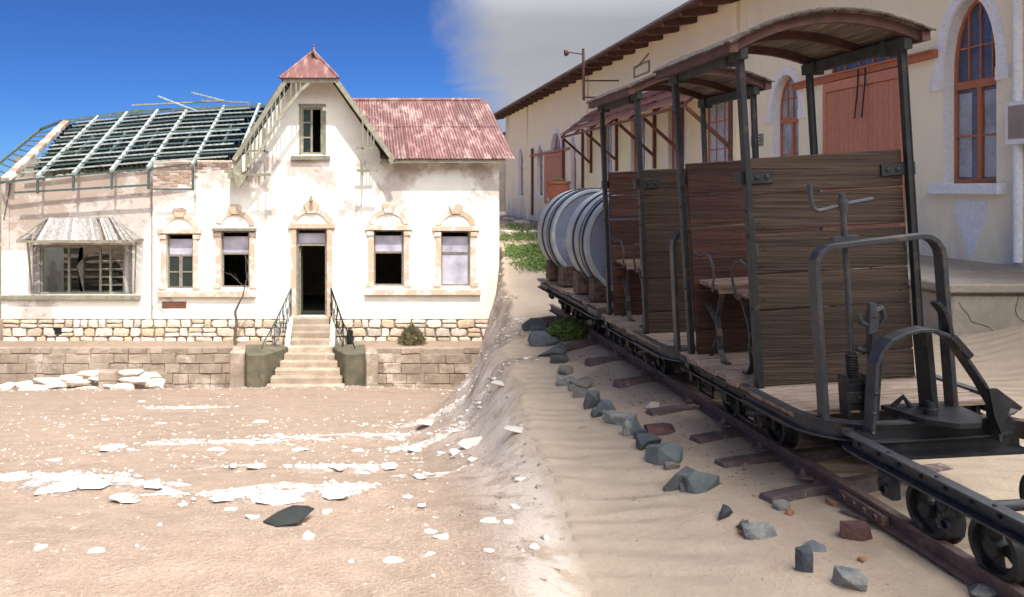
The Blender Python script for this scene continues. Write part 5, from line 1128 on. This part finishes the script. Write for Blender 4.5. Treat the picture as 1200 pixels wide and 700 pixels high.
def axlebox_data():
    b = MB(); b.box((0, 0, .01), (.05, .075, .11)); b.lathe([(-.04, .018), (-.035, .028), (-.02, .028)], (0, 0, .0), (1, 0, 0), 12)
    b.lathe([(0, .022), (.015, .028), (.035, .024), (.045, .010)], (-.012, -.028, .045), (0, 0, 1), 10); b.lathe([(0, .022), (.015, .028), (.035, .024), (.045, .010)], (-.012, .028, .045), (0, 0, 1), 10)
    b.box((-.005, .05, 0), (.035, .035, .07)); return b.mesh('axle_box', IRON, smooth=True, bevel=.008, sa=35)
AXB = axlebox_data()
def running_gear(root, ys, hw=.42, zb=.15):
    for y in ys:
        for sg in (-1, 1):
            M = T(sg * .285, y, .126)
            if sg > 0: M = M @ Matrix.Rotation(math.pi, 4, 'Z')
            M = M @ Matrix.Rotation(R(rnd.uniform(0, 120)), 4, 'X'); mk('wheel', WHL, M, root)
            M = T(sg * hw, y + .02, zb); 
            if sg > 0: M = M @ Matrix.Rotation(math.pi, 4, 'Z')
            mk('axle_box', AXB, M, root)
        b = MB(); b.cyl((-.27, y, .126), (.27, y, .126), .026, 12); b.build('axle', IRONLT, root, smooth=True)
CH = lambda zt, zb, fl=.05, th=.010: [(0, zt), (fl, zt), (fl, zt - th), (th, zt - th), (th, zb + th), (fl, zb + th), (fl, zb), (0, zb)]
def rnd_end(hw, ys, ye, n=6, r=.22):  # path from (-hw, ys) round an end at ye to (hw, ys)
    s = -1 if ye < ys else 1; pts = [(-hw, ys)]
    for k in range(n + 1): a = R(90 * k / n); pts.append((-hw + r - r * math.cos(a), ye - s * r * 1.0 + s * r * math.sin(a)))
    for k in range(n + 1): a = R(90 - 90 * k / n); pts.append((hw - r + r * math.cos(a), ye - s * r + s * r * math.sin(a)))
    return pts + [(hw, ys)]
def rivets(b, pts, nrm, r=.009):
    for p in pts: b.lathe([(-.002, r), (.006, r * .8), (.009, .001)], p, nrm, 6)
def flatpath(b, pts, w, t, wdir):
    for p, q in zip(pts, pts[1:]):
        p, q = Vector(p), Vector(q); e = (q - p).normalized() * .004; b.bar(p - e, q + e, t, w, wdir)

def make_car(label, brake=True):
    root = thing('railway_carriage', label, 'railway carriage', (0, 0, 0), 'roofed open-sided carriages on the track'); D = .42
    # underframe
    f = MB(); f.sweep([(p[0], p[1]) for p in rnd_end(.54, .06, -.76, r=.30)], [(o, z) for o, z in CH(.435, .335, .045)]); f.build('front_buffer_beam', IRONLT, root, smooth=True, sa=30)
    f = MB(); f.sweep(rnd_end(.54, .90, 1.06, r=.12)[::-1], CH(.405, .315, .045)); f.build('rear_buffer_beam', IRONLT, root, smooth=True, sa=30)
    f = MB()
    for sg in (-1, 1):
        f.b2((sg * .50, -.40, .31), (sg * .525, 1.03, .386)); f.b2((sg * .50, -.40, .374), (sg * .56, 1.03, .386)); f.b2((sg * .50, -.40, .302), (sg * .55, 1.03, .314))
        f.b2((sg * .36, -.1, .24), (sg * .40, .95, .30))
        rivets(f, [(sg * .527, -.3 + k * .11, .335 + .022 * (k % 2)) for k in range(13)], (sg, 0, 0), .010)
    for y in (-.35, .5, .95): f.b2((-.5, y - .03, .28), (.5, y + .03, .385))
    f.build('underframe', IRON, root)
    for i in range(10):
        y0 = -.47 + i * .152; b = MB(); b.b2((-.56 + rnd.uniform(-.012, .012), y0, D - .033), (.56 + rnd.uniform(-.012, .012), y0 + .146, D + rnd.uniform(-.002, .003))); b.build('deck_board', DECKX, root, bevel=.004)
    running_gear(root, (.20, .79), .45, .225)
    h = MB()
    for y in (.2, .79):
        for sg in (-1, 1):
            h.b2((sg * .47, y - .09, .17), (sg * .485, y - .075, .31)); h.b2((sg * .47, y + .11, .17), (sg * .485, y + .125, .31)); h.b2((sg * .465, y - .09, .16), (sg * .49, y + .125, .17))
    h.b2((-.50, .40, .20), (-.46, .47, .30)); h.b2((-.515, .41, .22), (-.50, .46, .28)); h.cyl((-.5, .0, .22), (-.5, .0, .31), .025, 10); h.cyl((-.5, .02, .20), (-.44, .02, .20), .03, 12)
    h.tube([(-.52, -.15, .31), (-.54, -.02, .27), (-.53, .1, .24)], .013, 6); h.build('suspension_hanger', IRON, root, kind='stuff')
    # posts
    for sg in (-1, 1):
        for y in (.0, .97):
            b = MB(); b.b2((sg * .505, y - .018, .22), (sg * .475, y + .020, 2.50)); b.b2((sg * .505, y - .018, .22), (sg * .497, y + (.045 if y > .5 else -.045), 2.50)) if False else None
            b.b2((sg * .512, y - .022, .22), (sg * .504, y + .03, 2.50)); rivets(b, [(sg * .513, y, z) for z in (.33, .9, 1.35, 1.5, 2.2)], (sg, 0, 0), .011); b.build('post', IRON, root, bevel=.002)
    # end panels of six boards
    for y, mat in ((.035, PLANKX), (.935, PLANKRED)):
        zs = [(.425, .598), (.603, .882), (.888, 1.103), (1.109, 1.350), (1.372, 1.590), (1.598, 1.82)]
        for k, (za, zb_) in enumerate(zs):
            b = MB(); j = rnd.uniform(-.004, .004); b.box((0, y + j, (za + zb_) / 2), (.935, .03, zb_ - za), Euler((0, rnd.uniform(-.004, .004), 0)).to_matrix()); b.build('panel_board', mat, root, bevel=.005)
        nl = MB(); sy = -1 if y < .5 else 1
        for k in range(6):
            for x in (-.43, -.40, .41, .435): nl.lathe([(0, .006), (.004, .004)], (x + rnd.uniform(-.006, .006), y + sy * .0155, .50 + k * .235 + rnd.uniform(-.06, .06)), (0, sy, 0), 6)
        nl.build('nails', IRON, root, kind='stuff')
        for sg in (-1, 1):
            b = MB(); yy = y - .022 if y < .5 else y + .022
            b.b2((sg * .53, yy - .008, 1.665), (sg * .33, yy + .006, 1.735)); b.b2((sg * .535, yy - .01, 1.66), (sg * .50, yy + .06 * (1 if y < .5 else -1), 1.74)); rivets(b, [(sg * x, yy - .008 if y < .5 else yy + .006, 1.70) for x in (.37, .43)], (0, -1 if y < .5 else 1, 0), .018); b.build('strap', IRON, root)
    # roof: boards, arched ribs, side beams, felt
    aw_ = .60; zc = lambda x: 2.52 + .16 * (1 - (x / aw_) ** 2); n = 15
    for i in range(n):
        x0, x1 = -aw_ + 2 * aw_ * i / n + .003, -aw_ + 2 * aw_ * (i + 1) / n - .003; y0, y1 = -.10 + rnd.uniform(0, .015), 1.05 - rnd.uniform(0, .015)
        b = MB(); b.add([(x, y, zc(x) - dz) for x in (x0, x1) for y in (y0, y1) for dz in (0, .018)], [(0, 1, 3, 2), (4, 6, 7, 5), (0, 4, 5, 1), (2, 3, 7, 6), (0, 2, 6, 4), (1, 5, 7, 3)]); b.build('roof_board', ROOFPL, root)
    for y in (-.055, .47, 1.00):
        b = MB(); q = [(x, zc(x) - .019) for x in np.linspace(-.575, .575, 19)]; q2 = [(x, zc(x) - .019 - .055 - .01 * abs(x)) for x in np.linspace(.575, -.575, 19)]; b.prism(q + q2, lambda u, v, d: (u, d, v), y - .02, y + .02); b.build('roof_rib', ROOFRED, root)
    for sg in (-1, 1):
        b = MB(); b.b2((sg * .47, -.06, 2.42), (sg * .52, 1.03, 2.495)); b.b2((sg * .455, .1, 2.40), (sg * .535, .14, 2.50)); b.b2((sg * .455, .85, 2.40), (sg * .535, .89, 2.50)); b.build('roof_beam', GREYGREEN, root, bevel=.004)
        b = MB(); b.b2((sg * .55, -.10, zc(.575) - .075), (sg * .60, 1.05, zc(.575) - .02)); b.build('eave_batten', ROOFRED, root)
    v, fs = [], []; NX, NY = 46, 46
    for i in range(NX + 1):
        for j in range(NY + 1):
            x = -aw_ - .015 + (2 * aw_ + .03) * i / NX; y = -.125 + 1.20 * j / NY; e = .012 if j in (0, NY) or i in (0, NX) else 0
            v.append((x + rnd.uniform(-e, e) * .5, y + rnd.uniform(-e, e) * .6, zc(min(aw_, abs(x))) + .004 + .005 * rnd.random() + (.006 if j in (1, NY - 1) else 0) - e * .6))
    m_ = NY + 1
    for i in range(NX):
        for j in range(NY): a = i * m_ + j; fs.append((a, a + m_, a + m_ + 1, a + 1))
    K = len(v); v += [(x, y, z - .012) for x, y, z in v]
    fs += [tuple(K + q for q in reversed(f_)) for f_ in fs]
    for j in range(NY):
        for i in (0, NX): a = i * m_ + j; fs.append((a, a + 1, K + a + 1, K + a))
    for i in range(NX):
        for j in (0, NY): a = i * m_ + j; fs.append((a, a + m_, K + a + m_, K + a))
    b = MB(); b.add(v, fs); b.build('roofing_felt', FELT, root)
    # benches
    for side in (0, 1):
        fy = (lambda y: y) if side else (lambda y: .97 - y)
        for sg in (-1, 1):
            bench = MB(); x = sg * .40
            flatpath(bench, [(x, fy(.90), .93), (x, fy(.64), .93)], .035, .012, (1, 0, 0))
            flatpath(bench, [(x, fy(.92), .80), (x, fy(.84), .78), (x, fy(.74), .70), (x, fy(.70), .60), (x, fy(.71), .50), (x, fy(.66), .43), (x, fy(.60), .425)], .038, .010, (1, 0, 0))
            flatpath(bench, [(x, fy(.62), .915), (x, fy(.66), .84), (x, fy(.71), .74), (x, fy(.71), .66)], .030, .010, (1, 0, 0))
            flatpath(bench, [(x, fy(.71), .62), (x, fy(.78), .52), (x, fy(.86), .43)], .030, .010, (1, 0, 0))
            bench.build('bench_bracket', IRONLT, root)
        for k in range(4):
            y = fy(.65 + k * .078); b = MB(); b.box((0, y, .955), (.87, .062, .028)); b.build('seat_slat', SEATW, root, bevel=.004)
        b = MB(); b.box((0, fy(.615), .93), (.86, .02, .05)); b.build('seat_apron', SEATW, root)
        for sg in (-1, 1):
            x = sg * .455; b = MB(); pts = [(x, fy(.95), 1.30), (x, fy(.955), 1.22), (x, fy(.90), 1.155), (x, fy(.82), 1.145), (x, fy(.74), 1.175), (x, fy(.67), 1.16), (x, fy(.625), 1.10), (x, fy(.615), 1.03), (x, fy(.64), .97), (x, fy(.645), .92)]
            b.tube(pts, .0085, 7); b.build('armrest_rod', IRONLT, root, smooth=True)
    # end hoop
    hp = [(-.50, .43), (-.505, 1.20)] + [(-.505 + .10 - .10 * math.cos(R(a)), 1.22 + .11 * math.sin(R(a))) for a in (20, 45, 70, 90)] + [(.06, 1.355)] + [(.06 + .10 * math.sin(R(a)), 1.245 + .11 * math.cos(R(a))) for a in (20, 45, 70, 90)] + [(.17, .43)]
    b = MB(); flatpath(b, [(x, -.66, z) for x, z in hp], .068, .028, (0, 1, 0)); b.build('hoop_handrail', IRONLT, root, bevel=.003)
    # coupling tongue
    b = MB(); b.prism([(-.16, -.60), (.20, -.60), (.17, -.86), (.08, -.96), (-.02, -.96), (-.12, -.86)], lambda u, v, d: (u, v, d), .44, .465); b.lathe([(0, .03), (.03, .03), (.035, .018), (.07, .018)], (-.04, -.80, .465), (0, 0, 1), 10)
    b.tube([(-.10, -.62, .40), (-.12, -.64, .47), (-.08, -.66, .52), (-.04, -.66, .46), (-.03, -.68, .41)], .014, 6); b.build('coupling', IRON, root, smooth=True)
    if brake:
        bx = -.31; by = -.62
        b = MB(); b.cyl((bx, by, .74), (bx, by, 1.55), .0145, 12); b.lathe([(0, .024), (.03, .03), (.06, .024)], (bx, by, 1.51), (0, 0, 1), 12); b.cyl((bx, by, 1.57), (bx, by, 1.60), .016, 8)
        b.b2((bx - .07, by - .02, 1.345), (bx + .07, by + .02, 1.375)); br = b.build('brake_column', IRONLT, root, smooth=True, sa=35)
        b = MB(); b.tube([(-.478, by, 1.66), (-.476, by, 1.58), (-.466, by, 1.53), (-.44, by, 1.515), (-.40, by, 1.52), (bx, by, 1.54), (bx + .16, by, 1.56)], .0125, 8); b.build('brake_crank', IRONLT, br, smooth=True)
        b = MB(); b.cyl((bx, by, .62), (bx, by, .76), .022, 12)
        for k in range(9): b.lathe([(-.005, .026), (0, .033), (.005, .026)], (bx, by, .63 + k * .014), (0, 0, 1), 14)
        b.build('screw_thread', IRON, br, smooth=True)
        b = MB(); b.b2((bx - .06, by - .04, .43), (bx - .045, by + .04, .64)); b.b2((bx + .045, by - .04, .43), (bx + .06, by + .04, .64)); b.b2((bx - .05, by - .03, .46), (bx + .05, by + .03, .60)); b.b2((bx - .07, by - .045, .50), (bx + .07, by - .03, .56)); rivets(b, [(bx + .0, by - .046, .53), (bx + .05, by - .046, .58)], (0, -1, 0), .015); b.build('brake_gearbox', IRON, br, bevel=.004)
        b = MB(); b.cyl((bx - .12, -.50, .42), (bx - .12, -.50, .60), .009, 8); b.lathe([(0, .014), (.02, .014)], (bx - .12, -.50, .60), (0, 0, 1), 8); b.lathe([(0, .014), (.02, .014)], (bx - .12, -.50, .66), (0, 0, 1), 8); b.cyl((bx - .12, -.50, .6), (bx - .12, -.5, .67), .006, 6); b.build('locking_pin', IRON, root)
        b = MB(); hx_, hy_ = -.225, -.66     # upright coupling hook
        flatpath(b, [(hx_ - .03, hy_, .44), (hx_ - .02, hy_, .60), (hx_ + .01, hy_, .72), (hx_ - .0, hy_, .86), (hx_ + .01, hy_, .97)], .035, .045, (0, 1, 0))
        b.tube([(hx_ + .01, hy_, .97), (hx_ + .06, hy_, .99), (hx_ + .075, hy_, .94), (hx_ + .05, hy_, .90)], [.02, .018, .014, .008], 8)
        b.tube([(hx_ + .0, hy_, .90), (hx_ - .05, hy_, .92), (hx_ - .06, hy_, .97)], [.018, .013, .008], 8); b.tube([(hx_ + .0, hy_, .80), (hx_ - .05, hy_, .77), (hx_ - .085, hy_, .79)], [.026, .02, .012], 8); b.tube([(hx_ + .01, hy_, .95), (hx_ + .01, hy_, 1.02)], [.028, .02], 8)
        b.build('coupling_hook', IRONLT, root, smooth=True, sa=40)
    return root
car = make_car('nearest roofed carriage, with brake crank, hoop handrail and plank end facing the camera')
car2 = copy_tree(car); car2['label'] = 'second roofed carriage, coupled between the near carriage and the drum wagon'
for c in list(car2.children):
    if c.name.split('.')[0] in ('brake_column', 'coupling_hook', 'locking_pin'):
        for d in list(c.children): bpy.data.objects.remove(d)
        bpy.data.objects.remove(c)
car.location = (2.94, 4.68, RT); car.rotation_euler = (0, R(-3.5), 0)
car2.location = (2.93, 6.55, RT - .035); car2.rotation_euler = (0, R(-2.2), 0)

# flat wagon with chocks and drums
wg = thing('flat_wagon', 'low flat wagon at the far end of the train carrying the drums', 'railway wagon', (0, 0, 0))
f = MB(); f.sweep(rnd_end(.55, .3, -.10, r=.16), CH(.405, .305, .05)); f.build('buffer_beam', IRONLT, wg, smooth=True, sa=30); f = MB(); f.sweep(rnd_end(.55, 2.2, 2.65, r=.2)[::-1], CH(.405, .305, .05)); f.build('buffer_beam', IRONLT, wg, smooth=True, sa=30)
f = MB()
for sg in (-1, 1): f.b2((sg * .51, .28, .30), (sg * .535, 2.25, .385)); f.b2((sg * .51, .28, .373), (sg * .59, 2.25, .384)); f.b2((sg * .51, .28, .295), (sg * .58, 2.25, .305)); rivets(f, [(sg * .537, .4 + k * .14, .31) for k in range(13)], (sg, 0, 0), .014)
for y in (.3, 1.3, 2.2): f.b2((-.5, y - .04, .26), (.5, y + .04, .37))
f.build('underframe', IRON, wg)
for i in range(16): b = MB(); y0 = -.02 + i * .163; b.b2((-.56 + rnd.uniform(-.02, .02), y0, .387), (.56, y0 + .155, .42 + rnd.uniform(-.003, .004))); b.build('deck_board', DECKX, wg)
running_gear(wg, (.35, .85, 1.75, 2.25), .46, .225)
wg.location = (2.94, 7.78, RT); wg.rotation_euler = (0, R(-1.5), 0)
for i, (y, lab) in enumerate(((8.12, 'nearest dark timber chock under the left edge of the near drum'), (8.72, 'second timber chock from the near end, under the back of the near drum'), (9.38, 'third timber chock from the near end, under the front of the far drum'), (10.02, 'farthest dark timber chock, at the tail of the flat wagon'))):
    o = mk('timber_chock', block_mesh(.36, .20, .24, BAULK, .008, .004, i), T(2.63 - .035, y, .645)); tag(o, lab, 'timber block', 'timber chocks under the drums')
    o = mk('timber_chock', block_mesh(.34, .20, .24, BAULK, .008, .004, i + 9), T(3.28, y, .645)); tag(o, 'timber chock under the right side of the drums, %s from the near end' % ORD[i], 'timber block', 'timber chocks under the drums')
def drum(y0, y1, label, cx=2.90, cz=1.13, r=.575):
    o = thing('metal_drum', label, 'drum', (cx, y0, .6)); c = (cx, y0, cz); L = y1 - y0
    b = MB(); b.lathe([(0.0, r - .03), (0, r), (L, r), (L, r - .03), (L - .04, r - .05), (.10, r - .05), (.02, r - .045)], c, (0, 1, 0), 72, closed=True); b.build('shell', DRUMWHITE, o, smooth=True, sa=35)
    for a in (.14, .50):
        if a < L - .06:
            b = MB(); b.lathe([(a - .022, r - .025), (a - .022, r + .014), (a + .022, r + .014), (a + .022, r - .025)], c, (0, 1, 0), 72, closed=True); b.build('band', DRUMBLACK, o, smooth=True, sa=35)
    for yy in (.025, L - .045):
        b = MB(); b.lathe([(yy, .001), (yy, r - .046), (yy + .012, r - .046), (yy + .012, .001)], c, (0, 1, 0), 72); b.build('end_plate', DRUMBLUE, o, smooth=True, sa=35)
    b = MB(); b.tube([(cx + (r + .01) * math.cos(R(a)), y0 + .24, cz + (r + .01) * math.sin(R(a))) for a in range(60, 260, 6)], .006, 5); b.build('wire', IRONLT, o); return o
drum(7.98, 8.78, 'near pale grey drum on its side with black bands, partly behind the carriage')
drum(9.42, 10.22, 'far pale grey drum on its side with black bands at the tail of the train')

# front truck underframe
ct = thing('truck_underframe', 'bare black truck underframe with arched bracket at the right edge', 'railway truck', (0, 0, 0))
path = rnd_end(.44, -2.3, 0, r=.13)[::-1]
f = MB(); f.sweep([(x, y) for x, y in path], CH(.40, .31, .055, .010)); f.build('channel_frame', IRONLT, ct, smooth=True, sa=30)
f = MB(); f.b2((-.42, -.06, .27), (.42, -.03, .395)); f.b2((-.42, -.14, .26), (.42, -.06, .275)); f.build('cross_member', IRON, ct); f = MB(); f.b2((-.42, -1.2, .30), (.42, -1.16, .39)); f.build('cross_member', IRON, ct)
b = MB(); rivets(b, [(-.47, -.2 - k * .17, .32) for k in range(8)], (0, 0, 1), .016); rivets(b, [(-.452, -.15 - k * .14, .355) for k in range(8)], (-1, 0, 0), .012); rivets(b, [(-.455 - .02, -.1 - k * .3, .401) for k in range(6)], (0, 0, 1), .01); b.build('rivet', IRON, ct, kind='stuff')
running_gear(ct, (-.40, -.78), .46, .225)
ar = [(-.37, .40), (-.36, .45), (-.345, .60), (-.33, .74), (-.30, .80), (-.25, .855), (-.18, .885), (-.10, .90), (-.03, .895), (.03, .87), (.07, .83), (.14, .72), (.20, .62), (.26, .50), (.265, .33)]
b = MB(); flatpath(b, [(x, -.10, z) for x, z in ar], .075, .018, (0, 1, 0)); rivets(b, [(-.375, -.14, .40), (-.365, -.14, .5), (-.35, -.14, .6), (.08, -.14, .80)], (-1, -.4, 0), .012); fr = b.build('arched_bracket', IRONLT, ct, bevel=.003)
b = MB(); flatpath(b, [(.0, -.10, 1.03), (.035, -.10, .98), (.05, -.10, .92), (.06, -.10, .86)], .055, .022, (0, 1, 0)); flatpath(b, [(.05, -.12, .86), (.13, -.12, .76)], .06, .035, (0, 1, 0)); b.build('curved_blade', IRON, fr, bevel=.003)
b = MB(); b.prism([(.20, .60), (.24, .60), (.36, .50), (.35, .485), (.30, .50), (.28, .44), (.25, .37), (.22, .46)], lambda u, v, d: (u, d, v), -.16, -.145); b.build('pointed_plate', IRON, fr)
b = MB(); flatpath(b, [(.03, .02, .34), (.01, .02, .88)], .10, .03, (0, 1, 0)); b.build('upright_bar', IRON, ct)
b = MB(); flatpath(b, [(-.30, .0, .34), (-.24, .0, .86)], .03, .06, (0, 1, 0)); b.build('upright_bar', IRON, ct)
ct.location = (2.94, 3.97, RT); ct.rotation_euler = (0, R(-3.0), 0)

# ================================================================== rocks along the track
RK = [(634, 379, 18, 10, 0, 'small dark rock between the two farthest rocks of the line'), (655, 412, 16, 11, 0, 'dark chip between the flattish blue rock and the small grey brown one'), (673, 443, 12, 8, 2, 'dusty chip at the foot of the low rounded brown grey rock'), (702, 474, 14, 9, 0, 'dark chip wedged under the squarish dark rock'), (716, 476, 12, 9, 2, 'grey brown chip between the squarish rock and the layered slab'), (749, 502, 13, 10, 0, 'dark chip between the smooth green grey rock and the dark cube'), (768, 519, 14, 11, 0, 'dark chip between the dark cube and the broad flat rock'), (786, 538, 14, 10, 2, 'grey brown chip touching the top of the dark navy rock'), (806, 562, 16, 10, 0, 'dark chip in front of the gap between the two largest rocks'),
      (626, 372, 24, 14, 0, 'first dark blue grey rock at the far left end of the line of rocks'), (640, 388, 30, 18, 0, 'long jagged blue grey rock near the far end of the rock line'), (647, 402, 26, 14, 0, 'flattish blue rock just in front of the long jagged one'),
      (663, 424, 14, 12, 2, 'small grey brown rock, fourth from the far end of the rock line'), (664, 435, 18, 12, 1, 'pale brownish rock under the small grey brown one'), (680, 440, 20, 11, 2, 'low rounded brown grey rock left of the tall dark one'),
      (683, 450, 18, 10, 2, 'flat layered brownish rock leaning on the tall dark rock'), (694, 459, 14, 24, 0, 'tall narrow dark rock in the middle of the rock line'), (708, 468, 18, 18, 0, 'squarish dark rock right of the tall narrow rock'),
      (727, 482, 30, 14, 1, 'layered grey rock slab with a pale top'), (740, 493, 20, 20, 3, 'smooth green grey rock between the layered slab and a dark cube'), (758, 509, 22, 20, 0, 'dark cube-like rock with sharp edges'), (778, 524, 32, 26, 3, 'broad flat green grey rock behind the two largest rocks'),
      (795, 551, 32, 28, 0, 'largest dark navy rock with a pointed right end'), (819, 557, 34, 24, 3, 'green grey wedge rock touching the navy one'), (847, 594, 18, 15, 0, 'small split blue rock alone in the sand'), (872, 609, 10, 14, 0, 'tiny dark sliver of rock beside the lichen rock'),
      (890, 616, 28, 18, 1, 'rough pale lichen covered rock in the lower sand'), (942, 655, 14, 34, 0, 'tall dark leg of the angular rock near the bottom'), (953, 638, 18, 10, 0, 'flat dark top of the angular rock near the bottom'), (996, 679, 28, 24, 1, 'grey and white striped rock at the lower edge'),
      (1152, 692, 34, 14, 1, 'pale rock half buried at the bottom right'), (1000, 620, 28, 22, 4, 'dark red angular rock in the sand beside the rail'), (915, 590, 15, 12, 1, 'pitted round brown pebble below the sleepers'), (1106, 523, 22, 22, 5, 'rusty orange brown rock behind the truck wheel'),
      (775, 498, 34, 9, 4, 'long thin purplish rock lying between two sleepers'), (763, 472, 12, 9, 6, 'small white quartz stone near the sleepers'), (690, 392, 10, 6, 4, 'tiny reddish stone beyond the sleepers'), (868, 607, 9, 9, 5, 'tiny orange stone left of the lichen rock')]
MT = [BLUEROCK, PALEROCK, simple('grey brown rock', (.22, .19, .16), (.13, .115, .10), 14, .85, .9, .01, .15), simple('green grey rock', (.125, .14, .13), (.08, .095, .092), 12, .75, .8, .01, .1, c3=(.30, .28, .22), c3amt=.62), REDROCK, ORANGEROCK, CHALK]
rr = random.Random(77)
for i, (px, py, w_, h_, m_, lab) in enumerate(RK):
    Y = 1530 / (py + h_ * .30 - 222); x = (px - 425) * Y / 900; z = tz(x, Y); k = Y / 900; hh = max(.04, h_ * k * .92)
    o = mk('rock', rockdata(i % 13, MT[m_]), S(x, Y, z + hh * .24, w_ * k * 1.36, w_ * k * rr.uniform(.9, 1.2), hh * 1.38, rr.uniform(-.5, .5), rr.uniform(-.2, .2), rr.uniform(-.15, .15))); tag(o, lab, 'rock')
P_ = []
for y in YS[:7]:
    for k in range(70): P_.append((rr.gauss(2.28, .17), y + rr.gauss(.22, .16), abs(rr.gauss(.008, .006)) + .003))
for k in range(160): P_.append((rr.uniform(1.5, 2.55), rr.uniform(3.1, 8), rr.uniform(.003, .010)))
crumbs('orange_grit', ORANGEROCK, P_)
P_ = []
for k in range(150): y = rr.uniform(3.0, 9); P_.append((rr.uniform(np.interp(y, EDY, EDX) + .2, 2.4), y, rr.uniform(.003, .009)))
for k in range(60): P_.append((rr.uniform(3.6, 6.5), rr.uniform(4, 9), rr.uniform(.004, .014)))
crumbs('dark_grit', MT[2], P_)
for i, (px, py, s_, lab) in enumerate(((806, 565, .05, ''), (925, 600, .035, ''), (836, 560, .04, ''), (870, 618, .03, ''), (960, 575, .05, ''), (975, 590, .04, ''), (705, 388, .03, ''), (1010, 655, .03, ''))):
    Y = 1530 / (py - 222); x = (px - 425) * Y / 900; o = mk('orange_stone', rockdata(i, ORANGEROCK), S(x, Y, tz(x, Y) + s_ * .2, s_ * 1.5, s_ * 1.3, s_, i)); tag(o, 'small orange stone beside the rail, %s nearest to the camera' % ORD[sorted([565, 600, 560, 618, 575, 590, 388, 655], reverse=True).index(py)], 'stone', 'small orange stones beside the rail')
b = MB(); x, y = (965 - 425) * 4.2 / 900, 4.05; b.tube([(x, y, tz(x, y) + .012), (x + .07, y - .12, tz(x, y) + .015), (x + .12, y - .24, tz(x, y) + .01)], [.008, .007, .004], 6); tag(b.build('twig', TWIG), 'thin dry twig lying in the sand by the rail joint', 'twig')
p = gp(668, 374); tuft('weed_clump', 'bright green weed clump beside the wheels of the drum wagon', 'plant', (2.45, 9.05, tz(2.45, 9.05)), .30, .22, 1700, FOLIAGE, .035, 16, seed=6)
